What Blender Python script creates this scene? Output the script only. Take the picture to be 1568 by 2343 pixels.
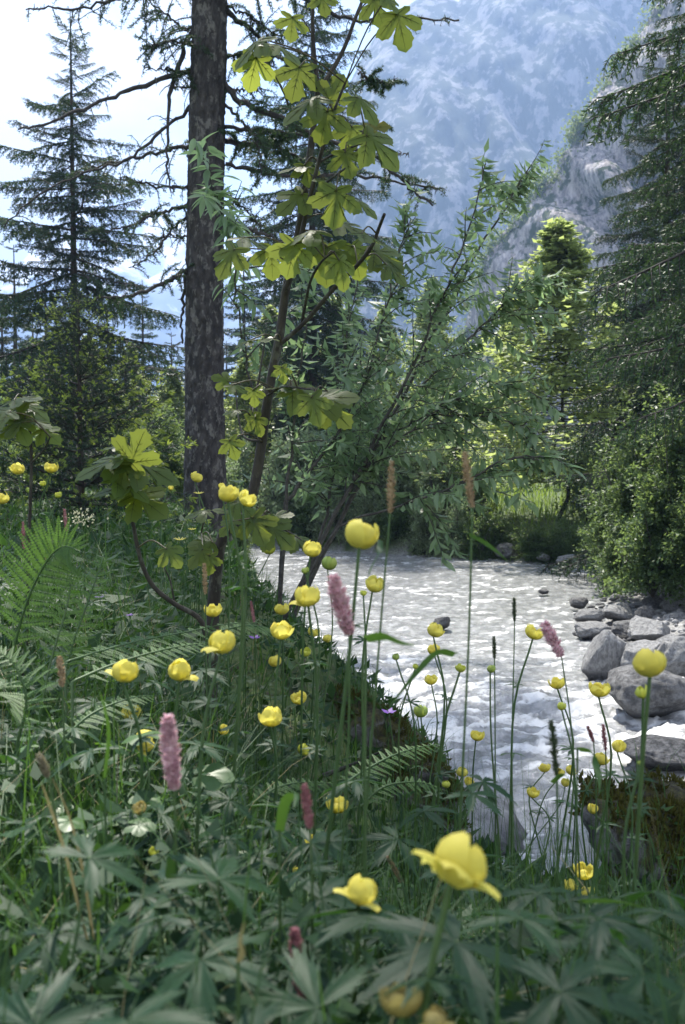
import bpy, math, random
import numpy as np
from mathutils import Vector, Matrix
R = math.radians
scene = bpy.context.scene
COL = scene.collection
for o in list(bpy.data.objects): bpy.data.objects.remove(o)

# ------------------------------------------------------------------ camera
EYE = 0.80
F, CX, CY = 2278.0, 784.0, 1171.5          # photograph measured on a 1568 x 2343 grid
PITCH = -math.atan(121.5 / F)
cam_d = bpy.data.cameras.new('camera')
cam_d.sensor_fit = 'VERTICAL'; cam_d.sensor_height = 36.0; cam_d.lens = 35.0
cam_d.clip_start = 0.05; cam_d.clip_end = 20000
cam_d.dof.use_dof = True; cam_d.dof.focus_distance = 3.6; cam_d.dof.aperture_fstop = 8.0
cam = bpy.data.objects.new('camera', cam_d); COL.objects.link(cam)
cam.location = (0, 0, EYE); cam.rotation_euler = (R(90) + PITCH, 0, 0)
scene.camera = cam

# ------------------------------------------------------------------ sky, sun, exposure
SUN_AZ, SUN_EL = R(-13), R(57)             # azimuth measured from +Y towards +X
w = bpy.data.worlds.new('World'); scene.world = w; w.use_nodes = True
wn, wl = w.node_tree.nodes, w.node_tree.links
wn.clear()
wo = wn.new('ShaderNodeOutputWorld'); bg = wn.new('ShaderNodeBackground'); bg.inputs[1].default_value = 0.105
sky = wn.new('ShaderNodeTexSky'); sky.sky_type = 'NISHITA'; sky.sun_disc = False
sky.sun_elevation = SUN_EL; sky.sun_rotation = SUN_AZ % (2 * math.pi); sky.altitude = 900; sky.air_density = 1.0; sky.dust_density = 0.5
tc = wn.new('ShaderNodeTexCoord'); mp = wn.new('ShaderNodeMapping'); mp.inputs['Scale'].default_value = (1.6, 1.6, 3.4); mp.inputs['Location'].default_value = (0.35, 0.1, 0.2)
nz = wn.new('ShaderNodeTexNoise'); nz.inputs['Scale'].default_value = 2.1; nz.inputs['Detail'].default_value = 7; nz.inputs['Roughness'].default_value = 0.52
rp = wn.new('ShaderNodeValToRGB'); rp.color_ramp.elements[0].position = 0.37; rp.color_ramp.elements[1].position = 0.55
mx = wn.new('ShaderNodeMix'); mx.data_type = 'RGBA'; mx.inputs['B'].default_value = (4.6, 4.7, 5.0, 1)
wl.new(tc.outputs['Generated'], mp.inputs[0]); wl.new(mp.outputs[0], nz.inputs['Vector']); wl.new(nz.outputs['Fac'], rp.inputs[0])
wl.new(rp.outputs[0], mx.inputs['Factor']); wl.new(sky.outputs[0], mx.inputs['A']); wl.new(mx.outputs['Result'], bg.inputs[0]); wl.new(bg.outputs[0], wo.inputs[0])
sun_d = bpy.data.lights.new('sun', 'SUN'); sun_d.energy = 4.8; sun_d.angle = R(1.5); sun_d.color = (1.0, 0.95, 0.85)
sun = bpy.data.objects.new('sun', sun_d); COL.objects.link(sun)
sdir = Vector((math.sin(SUN_AZ) * math.cos(SUN_EL), math.cos(SUN_AZ) * math.cos(SUN_EL), math.sin(SUN_EL)))
sun.rotation_euler = sdir.to_track_quat('Z', 'Y').to_euler(); sun.location = sdir * 60
scene.view_settings.view_transform = 'Standard'; scene.view_settings.look = 'None'
scene.view_settings.exposure = 1.58; scene.view_settings.gamma = 1.0; scene.view_settings.use_curve_mapping = False
cy = scene.cycles
cy.max_bounces = 7; cy.diffuse_bounces = 3; cy.glossy_bounces = 2; cy.transmission_bounces = 4; cy.volume_bounces = 0
cy.sample_clamp_indirect = 4.0; cy.caustics_reflective = False; cy.caustics_refractive = False

# ------------------------------------------------------------------ helpers
fv, uv_ = Vector((0, math.cos(PITCH), math.sin(PITCH))), Vector((0, -math.sin(PITCH), math.cos(PITCH)))
def proj(v):
    q = Vector(v) - Vector((0, 0, EYE)); z = q.dot(fv); return CX + F * q.x / z, CY - F * q.dot(uv_) / z
def at(px, py, d):
    """point at distance d (along +Y) seen at grid position px, py"""
    v = fv + Vector((1, 0, 0)) * ((px - CX) / F) + uv_ * ((CY - py) / F)
    v = v * (d / v.y)
    return Vector((v.x, v.y, v.z + EYE))
def hashn(ix, iy, iz, seed):
    h = (ix.astype(np.int64) * 374761393 + iy.astype(np.int64) * 668265263 + iz.astype(np.int64) * 2147483647 + seed * 974634777) & 0x7fffffff
    h = ((h ^ (h >> 13)) * 1274126177) & 0x7fffffff
    h = h ^ (h >> 16)
    return (h & 0xffff) / 65535.0
def vnoise(x, y, z=0.0, seed=0):
    x, y, z = np.broadcast_arrays(np.asarray(x, float), np.asarray(y, float), np.asarray(z, float))
    fx, fy, fz = np.floor(x), np.floor(y), np.floor(z)
    tx, ty, tz = x - fx, y - fy, z - fz
    tx, ty, tz = [t * t * (3 - 2 * t) for t in (tx, ty, tz)]
    r = 0
    for a in (0, 1):
        for b in (0, 1):
            for c in (0, 1):
                r = r + hashn(fx + a, fy + b, fz + c, seed) * (tx if a else 1 - tx) * (ty if b else 1 - ty) * (tz if c else 1 - tz)
    return r * 2 - 1
def fbm(x, y, z=0.0, seed=0, o=4, g=0.5):
    x, y, z = np.asarray(x, float), np.asarray(y, float), np.asarray(z, float)
    a, s = 1.0, 0
    for i in range(o):
        s = s + a * vnoise(x * 2 ** i + 17.3 * i, y * 2 ** i, z * 2 ** i, seed + i); a *= g
    return s
def sstep(a, b, x):
    t = np.clip((np.asarray(x, float) - a) / (b - a), 0, 1)
    return t * t * (3 - 2 * t)

class MB:
    """collects vertices and faces (per material slot) into one mesh"""
    def __init__(s): s.v, s.f, s.m, s.n = [], [], [], 0
    def add(s, V, Fc, mi=0):
        V = np.asarray(V, float).reshape(-1, 3); Fc = np.asarray(Fc, np.int64)
        s.v.append(V); s.f.append(Fc + s.n); s.m.append(np.full(len(Fc), mi)); s.n += len(V)
    def xf(s, M):
        A = np.array(M)
        s.v = [V @ A[:3, :3].T + A[:3, 3] for V in s.v]; return s
    def tube(s, pts, rad, n=6, mi=0, cap=True):
        P = np.array([list(p) for p in pts], float); k = len(P)
        rad = np.broadcast_to(np.asarray(rad, float), (k,))
        T = np.gradient(P, axis=0); T /= np.linalg.norm(T, axis=1)[:, None] + 1e-12
        a = np.array([0, 0, 1.0]) if abs(T[0][2]) < 0.9 else np.array([1.0, 0, 0])
        U = np.cross(T, a); U /= np.linalg.norm(U, axis=1)[:, None] + 1e-12
        W = np.cross(T, U)
        ang = np.arange(n) * 2 * np.pi / n
        V = P[:, None] + rad[:, None, None] * (np.cos(ang)[None, :, None] * U[:, None] + np.sin(ang)[None, :, None] * W[:, None])
        i, j = np.meshgrid(np.arange(k - 1), np.arange(n), indexing='ij')
        q = np.stack([i * n + j, i * n + (j + 1) % n, (i + 1) * n + (j + 1) % n, (i + 1) * n + j], -1).reshape(-1, 4)
        V = V.reshape(-1, 3)
        s.add(V, q, mi)
        if cap:
            c = len(V); e = (k - 1) * n
            s.add(np.vstack([V[e:e + n], P[-1] + T[-1] * rad[-1]]), [[x, (x + 1) % n, n] for x in range(n)], mi)
    def grid(s, V, nu, nv, mi=0):
        i, j = np.meshgrid(np.arange(nu - 1), np.arange(nv - 1), indexing='ij')
        q = np.stack([i * nv + j, (i + 1) * nv + j, (i + 1) * nv + j + 1, i * nv + j + 1], -1).reshape(-1, 4)
        s.add(V, q, mi)
    def cards(s, P, D, S, L, W, mi=0, fold=0.18, droop=0.0):
        """diamond leaves: base P, direction D, side S"""
        L = np.broadcast_to(np.asarray(L, float), (len(P),))[:, None]; W = np.broadcast_to(np.asarray(W, float), (len(P),))[:, None]
        N = np.cross(D, S)
        a = P; b = P + D * L * .42 + S * W * .5 + N * W * fold; c = P + D * L - N * L * droop; d = P + D * L * .42 - S * W * .5 + N * W * fold
        V = np.stack([a, b, c, d], 1).reshape(-1, 3); k = np.arange(len(P)) * 4
        s.add(V, np.stack([k, k + 1, k + 2, k + 3], 1), mi)
    def ribbons(s, P, D, L, W, bend, mi=0, seg=3):
        """grass blades growing from P, leaning along D (unit, horizontal part used for bending)"""
        n = len(P); L = np.asarray(L, float)[:, None]; W = np.asarray(W, float)[:, None]; bend = np.asarray(bend, float)[:, None]
        H = np.stack([D[:, 0], D[:, 1], np.zeros(n)], 1); H /= np.linalg.norm(H, axis=1)[:, None] + 1e-9
        S = np.stack([-H[:, 1], H[:, 0], np.zeros(n)], 1)
        rows = []
        for i in range(seg + 1):
            t = i / seg
            c = P + np.array([0, 0, 1.0]) * L * (t - bend * t * t * .45) + H * L * bend * t * t
            ww = W * (1 - t * .85) * (0.7 + 0.6 * t * (1 - t) * 2)
            rows += [c - S * ww / 2, c + S * ww / 2]
        V = np.stack(rows, 1).reshape(-1, 3); m = 2 * (seg + 1); k = np.arange(n) * m
        for i in range(seg): s.add(V if i == 0 else np.zeros((0, 3)), (np.stack([k + 2 * i, k + 2 * i + 1, k + 2 * i + 3, k + 2 * i + 2], 1) - (0 if i == 0 else n * m)), mi)
    def mesh(s, name, mats, smooth=False):
        me = bpy.data.meshes.new(name)
        V = np.vstack(s.v); lens = np.concatenate([np.full(len(f), f.shape[1]) for f in s.f if len(f)])
        idx = np.concatenate([f.ravel() for f in s.f if len(f)]); mi = np.concatenate([m for m, f in zip(s.m, s.f) if len(f)])
        me.vertices.add(len(V)); me.vertices.foreach_set('co', V.ravel())
        me.loops.add(len(idx)); me.loops.foreach_set('vertex_index', idx.astype(np.int32))
        me.polygons.add(len(lens)); me.polygons.foreach_set('loop_start', np.concatenate([[0], np.cumsum(lens)[:-1]]).astype(np.int32))
        for m in (mats if isinstance(mats, (list, tuple)) else [mats]): me.materials.append(m)
        me.polygons.foreach_set('material_index', mi.astype(np.int32))
        if smooth: me.polygons.foreach_set('use_smooth', np.ones(len(lens), bool))
        me.update(calc_edges=True); me.validate(); return me
def link(name, data, parent=None, loc=None, M=None, kind=None, label=None, cat=None, group=None):
    o = bpy.data.objects.new(name, data); COL.objects.link(o)
    if parent is not None: o.parent = parent
    if loc is not None: o.location = loc
    if M is not None: o.matrix_basis = M
    if kind: o['kind'] = kind
    if label: o['label'] = label
    if cat: o['category'] = cat
    if group: o['group'] = group
    return o
def thing(name, label, cat, loc, group=None):
    return link(name, None, loc=loc, label=label, cat=cat, group=group)
def basis(loc, y, zh, s=1.0):
    """matrix whose Y axis is y and whose Z axis is close to zh"""
    y = Vector(y).normalized(); x = y.cross(Vector(zh))
    if x.length < 1e-4: x = y.cross(Vector((1, 0.01, 0)))
    x.normalize(); z = x.cross(y)
    M = Matrix((x * s, y * s, z * s)).transposed().to_4x4(); M.translation = loc
    return M
def smooth_path(pts, n=24, wob=0.0, rnd=None):
    P = np.array([list(p) for p in pts], float)
    if len(P) == 2: P = np.vstack([P[0], P.mean(0), P[1]])
    t = np.linspace(0, len(P) - 1, n); Q = np.vstack([2 * P[0] - P[1], P, 2 * P[-1] - P[-2]]); out = []
    for v in t:
        i = min(int(v), len(P) - 2); u = v - i; a, b, c, d = Q[i], Q[i + 1], Q[i + 2], Q[i + 3]
        out.append(.5 * (2 * b + (c - a) * u + (2 * a - 5 * b + 4 * c - d) * u * u + (3 * b - a - 3 * c + d) * u ** 3))
    out = np.array(out)
    if wob and rnd: out[1:] += rnd.normal(0, wob, (n - 1, 3))
    return out
def unit(v): return v / (np.linalg.norm(v, axis=-1, keepdims=True) + 1e-9)

LANDMARKS = [(535, 1131, 'large blurred left globeflower'), (822, 1225, 'high central globeflower'), (710, 1257, 'globeflower at the far water edge'), (781, 1386, 'tall pink spike'), (506, 1471, 'large soft globeflower'), (643, 1443, 'crumpled round globeflower'), (280, 1537, 'shaded golden globeflower'), (410, 1535, 'round left globeflower'), (313, 1686, 'nodding globeflower'), (391, 1724, 'lower pink spike'), (619, 1642, 'globeflower over pale leaves'), (687, 1597, 'globeflower before the mossy ledge'), (964, 1629, 'big green bud'), (990, 1480, 'column of three globeflowers'), (1219, 1447, 'tilted tall globeflower'), (1370, 1577, 'globeflower before the dark boulder'), (1487, 1520, 'big right globeflower'), (1280, 1770, 'flower cluster over dark water'), (1065, 1775, 'flower pair at the slab foot'), (768, 1842, 'open globeflower deep in leaves'), (703, 1845, 'dark curved seed head'), (1030, 1975, 'huge blurred globeflower'), (820, 2040, 'blurred round globeflower'), (1325, 2020, 'low flower trio'), (920, 2292, 'faded bottom bloom'), (684, 2212, 'bottom pink spike'), (322, 1850, 'orange brown bloom'), (352, 1948, 'pale lower left bud'), (1470, 1870, 'big mossy rock'), (100, 1752, 'straw seed head'), (140, 1537, 'short brown seed head'), (120, 1300, 'upright fern'), (480, 1300, 'sycamore stem foot'), (120, 2150, 'bottom left corner'), (1480, 2250, 'bottom right corner'), (1180, 2250, 'leaf gap at the bottom'), (500, 2290, 'bottom edge left of the pink spike')]
STONEMARKS = [(1396, 1500, 'rounded pale boulder'), (1510, 1590, 'largest dark boulder'), (1418, 1400, 'pale flat topped stone'), (1355, 1410, 'long low pale stone'), (1500, 1380, 'brownish round stone'), (1500, 1450, 'broad flat grey stone'), (1360, 1440, 'low water side stone'), (1548, 1425, 'stone under the bush at the right edge'), (1445, 1505, 'small wedged dark stone'), (1540, 1480, 'light second row stone'), (1482, 1410, 'grey upright stone')]
def near_mark(v, marks):
    x, y = proj(v)
    for m in sorted(marks, key=lambda q: math.hypot(q[0] - x, q[1] - y))[:10]:      # nearest landmark whose phrase is still free
        dx, dy = x - m[0], y - m[1]; h, v_ = ('right' if dx > 0 else 'left'), ('below' if dy > 0 else 'above')
        for ph in ([h + ' of'] if abs(dx) > 2.2 * abs(dy) else [v_] if abs(dy) > 2.2 * abs(dx) else [h + ' and ' + v_]):
            if (ph, m[2]) not in USED_MARKS: USED_MARKS.add((ph, m[2])); return ph, m[2]
    return ph, m[2]
USED_MARKS = set()

# ------------------------------------------------------------------ materials
def nodemat(name):
    m = bpy.data.materials.new(name); m.use_nodes = True
    n, l = m.node_tree.nodes, m.node_tree.links; n.clear()
    out = n.new('ShaderNodeOutputMaterial'); p = n.new('ShaderNodeBsdfPrincipled'); l.new(p.outputs[0], out.inputs[0])
    return m, n, l, p, out
def rgb(c): return (c[0], c[1], c[2], 1)
def mixc(n, l, fac, a, b, blend='MIX'):
    x = n.new('ShaderNodeMix'); x.data_type = 'RGBA'; x.blend_type = blend
    for sock, v in (('Factor', fac), ('A', a), ('B', b)):
        if hasattr(v, 'links'): l.new(v, x.inputs[sock])
        elif isinstance(v, (int, float)): x.inputs[sock].default_value = v
        else: x.inputs[sock].default_value = rgb(v)
    return x.outputs['Result']
def tex(n, l, scale, detail=4, rough=.55, coord='Object', stretch=None, kind='ShaderNodeTexNoise'):
    c = n.new('ShaderNodeTexCoord'); t = n.new(kind); t.inputs['Scale'].default_value = scale
    if kind == 'ShaderNodeTexNoise': t.inputs['Detail'].default_value = detail; t.inputs['Roughness'].default_value = rough
    if coord == 'World':
        g = n.new('ShaderNodeNewGeometry'); src = g.outputs['Position']
    else: src = c.outputs[coord]
    if stretch:
        mpn = n.new('ShaderNodeMapping'); mpn.inputs['Scale'].default_value = stretch; l.new(src, mpn.inputs[0]); src = mpn.outputs[0]
    l.new(src, t.inputs['Vector']); return t
def ramp(n, l, src, a, b):
    r = n.new('ShaderNodeMapRange'); r.interpolation_type = 'SMOOTHSTEP'; r.inputs['From Min'].default_value = a; r.inputs['From Max'].default_value = b
    l.new(src, r.inputs['Value']); return r.outputs['Result']
def rnd_fac(n, l):
    g = n.new('ShaderNodeNewGeometry'); o = n.new('ShaderNodeObjectInfo'); a = n.new('ShaderNodeMath'); a.operation = 'ADD'
    l.new(g.outputs['Random Per Island'], a.inputs[0]); l.new(o.outputs['Random'], a.inputs[1])
    f = n.new('ShaderNodeMath'); f.operation = 'FRACT'; l.new(a.outputs[0], f.inputs[0]); return f.outputs[0]
def bump(n, l, p, src, dist, strength=1.0):
    b = n.new('ShaderNodeBump'); b.inputs['Distance'].default_value = dist; b.inputs['Strength'].default_value = strength
    l.new(src, b.inputs['Height']); l.new(b.outputs[0], p.inputs['Normal'])
def leaf_mat(name, c1, c2, tcol, tf=0.4, rough=0.42, spec=0.5, mott=0.25, mscale=40):
    m, n, l, p, out = nodemat(name)
    f = rnd_fac(n, l); c = mixc(n, l, f, c1, c2)
    t = tex(n, l, mscale, 3); c = mixc(n, l, ramp(n, l, t.outputs['Fac'], .35, .75), c, mixc(n, l, 1.0, c, (1 - mott,) * 3, 'MULTIPLY'))
    l.new(c, p.inputs['Base Color']); p.inputs['Roughness'].default_value = rough; p.inputs['Specular IOR Level'].default_value = spec
    tr = n.new('ShaderNodeBsdfTranslucent'); l.new(mixc(n, l, f, tcol, tuple(x * .72 for x in tcol)), tr.inputs[0])
    ms = n.new('ShaderNodeMixShader'); ms.inputs[0].default_value = tf
    l.new(p.outputs[0], ms.inputs[1]); l.new(tr.outputs[0], ms.inputs[2]); l.new(ms.outputs[0], out.inputs[0])
    return m
def bark_mat(name, c1, c2, scale=18, stretch=(1, 1, .35), lichen=None, b=0.01):
    m, n, l, p, out = nodemat(name)
    t = tex(n, l, scale, 6, .65, stretch=stretch); c = mixc(n, l, ramp(n, l, t.outputs['Fac'], .35, .68), c1, c2)
    if lichen:
        t2 = tex(n, l, scale * .9, 5, .7, stretch=(1, 1, .55)); c = mixc(n, l, ramp(n, l, t2.outputs['Fac'], .52, .63), c, lichen)
    l.new(c, p.inputs['Base Color']); p.inputs['Roughness'].default_value = .9; bump(n, l, p, t.outputs['Fac'], b)
    return m
MAT = {}
MAT['petal'] = leaf_mat('petal', (.82, .73, .16), (.80, .68, .12), (.88, .82, .18), .45, .55, .2, .06, 60)
MAT['petal_pale'] = leaf_mat('petal_pale', (.62, .62, .09), (.5, .56, .10), (.65, .68, .10), .3, .5, .3, .12, 80)
MAT['petal_green'] = leaf_mat('petal_green', (.30, .40, .09), (.38, .44, .10), (.4, .5, .08), .25, .5, .3, .12, 80)
MAT['petal_aged'] = leaf_mat('petal_aged', (.46, .37, .12), (.36, .30, .11), (.45, .37, .12), .3, .5, .3, .2, 60)
MAT['stem'] = leaf_mat('stem', (.055, .115, .035), (.075, .13, .04), (.08, .15, .03), .1, .5, .4, .2, 50)
MAT['stem_red'] = leaf_mat('stem_red', (.10, .06, .035), (.08, .09, .035), (.1, .08, .03), .1, .5, .4, .2, 50)
MAT['palm'] = leaf_mat('divided_leaf', (.024, .066, .026), (.013, .042, .018), (.07, .19, .025), .26, .52, .22, .35, 30)
MAT['round'] = leaf_mat('round_leaf', (.07, .15, .03), (.06, .13, .035), (.13, .26, .02), .38, .42, .5, .2, 30)
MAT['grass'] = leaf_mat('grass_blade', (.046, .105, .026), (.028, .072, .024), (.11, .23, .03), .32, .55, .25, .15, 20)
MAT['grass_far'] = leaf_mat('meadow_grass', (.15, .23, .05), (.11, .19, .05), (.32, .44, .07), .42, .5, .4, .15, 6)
MAT['cover'] = leaf_mat('ground_cover_leaf', (.028, .070, .024), (.016, .044, .018), (.07, .16, .025), .25, .6, .22, .25, 20)
MAT['fern'] = leaf_mat('fern_leaflet', (.085, .17, .045), (.065, .135, .040), (.16, .30, .04), .36, .55, .3, .15, 30)
MAT['maple'] = leaf_mat('sycamore_leaf', (.070, .125, .032), (.058, .108, .030), (.36, .42, .06), .70, .42, .45, .22, 22)
MAT['maple_young'] = leaf_mat('young_sycamore_leaf', (.12, .13, .03), (.10, .115, .03), (.34, .33, .04), .64, .4, .5, .2, 22)
MAT['willow'] = leaf_mat('willow_leaf', (.20, .275, .165), (.135, .21, .125), (.33, .48, .20), .55, .34, .6, .2, 30)
MAT['birch'] = leaf_mat('pale_broadleaf', (.23, .285, .115), (.165, .22, .09), (.46, .55, .17), .58, .42, .5, .2, 3)
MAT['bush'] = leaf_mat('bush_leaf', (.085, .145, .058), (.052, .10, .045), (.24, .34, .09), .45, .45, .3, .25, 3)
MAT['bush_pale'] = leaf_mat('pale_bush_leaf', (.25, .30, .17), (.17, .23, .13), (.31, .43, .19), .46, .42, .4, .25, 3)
MAT['needle'] = leaf_mat('spruce_needle', (.026, .052, .030), (.018, .038, .026), (.06, .11, .04), .22, .55, .35, .25, 3)
MAT['larch'] = leaf_mat('larch_needle', (.040, .080, .034), (.026, .058, .030), (.08, .15, .04), .25, .55, .35, .25, 3)
MAT['needle_tip'] = leaf_mat('young_spruce_tip', (.19, .26, .05), (.14, .21, .04), (.34, .43, .07), .4, .5, .4, .15, 30)
MAT['shrub_lit'] = leaf_mat('ledge_shrub_leaf', (.14, .19, .06), (.10, .15, .05), (.3, .38, .1), .4, .6, .3, .2, .2)
MAT['pink'] = leaf_mat('bistort_floret', (.88, .68, .69), (.64, .30, .37), (.85, .55, .6), .3, .6, .3, .2, 80)
MAT['pink_dark'] = leaf_mat('bistort_floret_dark', (.52, .26, .27), (.26, .09, .10), (.42, .17, .19), .25, .6, .3, .2, 80)
MAT['spike'] = leaf_mat('foxtail_brown', (.50, .37, .22), (.27, .18, .11), (.36, .25, .13), .2, .7, .2, .3, 90)
MAT['spike_green'] = leaf_mat('foxtail_green', (.05, .075, .035), (.07, .09, .04), (.08, .12, .04), .2, .7, .2, .3, 90)
MAT['spike_pale'] = leaf_mat('foxtail_pale', (.35, .31, .20), (.30, .25, .16), (.3, .3, .18), .2, .7, .2, .3, 90)
MAT['violet'] = leaf_mat('violet_petal', (.22, .10, .42), (.18, .08, .38), (.3, .15, .5), .35, .5, .3, .1, 60)
MAT['white_floret'] = leaf_mat('white_floret', (.55, .53, .36), (.45, .45, .30), (.45, .45, .3), .3, .6, .3, .1, 60)
MAT['dry'] = leaf_mat('dry_grass', (.30, .25, .12), (.22, .19, .10), (.3, .26, .12), .25, .6, .3, .2, 40)
MAT['bark_larch'] = bark_mat('larch_bark', (.014, .013, .0135), (.052, .047, .046), 15, (1, 1, .4), (.125, .12, .112), .03)
MAT['bark_branch'] = bark_mat('dark_branch_bark', (.018, .016, .016), (.055, .048, .044), 30, None, None, .004)
MAT['bark_spruce'] = bark_mat('spruce_bark', (.03, .024, .02), (.075, .06, .05), 20, (1, 1, .5), None, .008)
MAT['bark_maple'] = bark_mat('sycamore_bark', (.018, .015, .012), (.048, .041, .030), 40, (1, 1, .3), (.075, .075, .055), .002)
MAT['bark_willow'] = bark_mat('willow_bark', (.03, .028, .024), (.085, .08, .068), 40, None, None, .003)
MAT['stalk'] = leaf_mat('leaf_stalk', (.06, .045, .02), (.09, .08, .03), (.1, .09, .03), .1, .5, .4, .1, 40)
def rock_mat(name, base1, base2, moss=0.0, wet=0.0, scale=7):
    m, n, l, p, out = nodemat(name)
    t = tex(n, l, scale, 8, .68); t2 = tex(n, l, scale * 9, 4, .7)
    c = mixc(n, l, ramp(n, l, t.outputs['Fac'], .36, .66), base1, base2)
    c = mixc(n, l, ramp(n, l, t2.outputs['Fac'], .55, .72), c, mixc(n, l, 1, c, (.55, .55, .56), 'MULTIPLY'))
    p.inputs['Roughness'].default_value = .78
    if moss:
        g = n.new('ShaderNodeNewGeometry'); sx = n.new('ShaderNodeSeparateXYZ'); l.new(g.outputs['Normal'], sx.inputs[0])
        t3 = tex(n, l, scale * .55, 5, .65); ad = n.new('ShaderNodeMath'); ad.operation = 'MULTIPLY_ADD'; ad.inputs[1].default_value = .45
        l.new(sx.outputs['Z'], ad.inputs[0]); l.new(t3.outputs['Fac'], ad.inputs[2])
        t4 = tex(n, l, 26, 5, .7); mc = mixc(n, l, ramp(n, l, t4.outputs['Fac'], .38, .62), (.022, .018, .009), (.085, .080, .020))
        c = mixc(n, l, ramp(n, l, ad.outputs[0], .80 - moss * .4, .92 - moss * .4), c, mc)
    gp = n.new('ShaderNodeNewGeometry'); sp = n.new('ShaderNodeSeparateXYZ'); l.new(gp.outputs['Position'], sp.inputs[0])
    wz = n.new('ShaderNodeMath'); wz.operation = 'MULTIPLY_ADD'; l.new(t.outputs['Fac'], wz.inputs[0]); wz.inputs[1].default_value = -.12; l.new(sp.outputs['Z'], wz.inputs[2])
    wet_f = ramp(n, l, wz.outputs[0], -.95, -1.0)                  # tide line: stone darkened by splash water
    c = mixc(n, l, wet_f, c, mixc(n, l, 1, c, (.30, .30, .31), 'MULTIPLY'))
    ha = n.new('ShaderNodeMath'); ha.operation = 'MULTIPLY_ADD'; l.new(t2.outputs['Fac'], ha.inputs[0]); ha.inputs[1].default_value = .35; l.new(t.outputs['Fac'], ha.inputs[2])
    l.new(c, p.inputs['Base Color']); bump(n, l, p, ha.outputs[0], .05); return m
MAT['rock'] = rock_mat('river_stone', (.23, .23, .235), (.46, .46, .465))
MAT['rock_dark'] = rock_mat('dark_river_stone', (.10, .10, .105), (.26, .26, .265))
MAT['rock_moss'] = rock_mat('mossy_stone', (.09, .088, .09), (.24, .235, .24), .5)
MAT['rock_wet'] = rock_mat('wet_stone', (.07, .07, .072), (.24, .24, .25)); MAT['rock_wet'].node_tree.nodes['Principled BSDF'].inputs['Roughness'].default_value = .25
# ------------------------------------------------------------------ terrain
ZW = -0.95                                        # water level
NEAR = [(-40, 42), (-10, 27), (-4.5, 21), (-2.3, 18.5), (-1.5, 14), (-0.95, 11.4), (-.4, 9.3), (.05, 7.8), (.36, 6.6), (.44, 5.6), (.46, 4.75), (.62, 4.15), (1.4, 3.75), (4, 3.0), (9, 1.5), (30, -8)]
FAR = [(30, 1), (9, 4.3), (4.5, 5.5), (2.75, 6.2), (2.15, 7.0), (2.15, 8), (2.45, 10), (2.75, 11.2), (3.2, 12.5), (3.9, 15), (4.2, 16.4), (3.0, 17.1), (1, 18.4), (-1.5, 20.3), (-5, 24), (-10, 30), (-40, 50)]
POLY = np.array(NEAR + FAR, float)
def river(x, y):
    """signed distance to the river's edge (positive on land) and whether the far bank is nearest"""
    x = np.asarray(x, float); y = np.asarray(y, float); n = len(POLY)
    best = np.full(x.shape, 1e9); far = np.zeros(x.shape, bool); ins = np.zeros(x.shape, bool)
    for i in range(n):
        a, b = POLY[i], POLY[(i + 1) % n]; e = b - a
        t = np.clip(((x - a[0]) * e[0] + (y - a[1]) * e[1]) / (e @ e), 0, 1)
        d = np.hypot(x - a[0] - t * e[0], y - a[1] - t * e[1])
        u = d < best; best = np.where(u, d, best); far = np.where(u, i >= len(NEAR) - 1, far)
        c = ((a[1] > y) != (b[1] > y)) & (x < e[0] * (y - a[1]) / (e[1] if e[1] else 1e-9) + a[0]); ins ^= c
    return np.where(ins, -best, best), far
def height(x, y):
    x = np.asarray(x, float); y = np.asarray(y, float)
    s, far = river(x, y)
    s = s + .18 * fbm(x * .9, y * .9, 0, 5, 3)
    k = np.maximum(sstep(2.6, 5.5, y), sstep(.1, -.9, x)); W = 3.1 + (1.25 - 3.1) * k
    top = .04 + .022 * np.clip(-x, 0, 12) + .05 * fbm(x * .6, y * .6, 0, 9, 3)
    t = np.clip(s / W, 0, 1); t = t * (1 - k) + k * t * (1.5 - .5 * t * t)
    zn = -1.02 + (top + 1.02) * t
    bar = (1 - sstep(11.5, 14, y)) * sstep(1, 2, x)
    zb = -1.0 + .42 * sstep(0, 2.2, s) + .75 * sstep(2.4, 4.6, s)
    zf = -1.02 + .62 * sstep(0, .9, s) + .03 * np.clip(s, 0, 25) + .1 * fbm(x * .3, y * .3, 0, 3, 3)
    zf = zb * bar + zf * (1 - bar)
    z = np.where(far, zf, zn)
    bed = -1.02 - .35 * sstep(0, .8, -s)
    return np.where(s < 0, bed, z)
def hz(x, y): return float(height(np.array([x]), np.array([y]))[0])
def sinhgrid(c, s, lo, hi, n):
    return c + s * np.sinh(np.linspace(math.asinh((lo - c) / s), math.asinh((hi - c) / s), n))
gx = sinhgrid(.6, 1.8, -2300, 2300, 300); gy = sinhgrid(6, 3.0, -50, 2300, 320)
GX, GY = np.meshgrid(gx, gy, indexing='ij'); GZ = height(GX.ravel(), GY.ravel()).reshape(GX.shape)
GZ = GZ + .015 * fbm(GX * 6, GY * 6, 0, 21, 2) * (GY < 40)
mb = MB(); mb.grid(np.stack([GX, GY, GZ], -1).reshape(-1, 3), 300, 320)
m, n, l, p, out = nodemat('ground_soil_and_grass')
at_ = n.new('ShaderNodeAttribute'); at_.attribute_name = 'gravel'
t = tex(n, l, 3.0, 6, .6, 'World'); t2 = tex(n, l, 14, 6, .65, 'World'); t3 = tex(n, l, 38, 3, .6, 'World', kind='ShaderNodeTexNoise')
grass_c = mixc(n, l, ramp(n, l, t.outputs['Fac'], .35, .65), (.045, .075, .022), (.09, .13, .035))
grass_c = mixc(n, l, ramp(n, l, t2.outputs['Fac'], .5, .7), grass_c, (.04, .032, .02))
grav_c = mixc(n, l, ramp(n, l, t3.outputs['Fac'], .38, .62), (.13, .128, .125), (.33, .33, .33))
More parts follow.
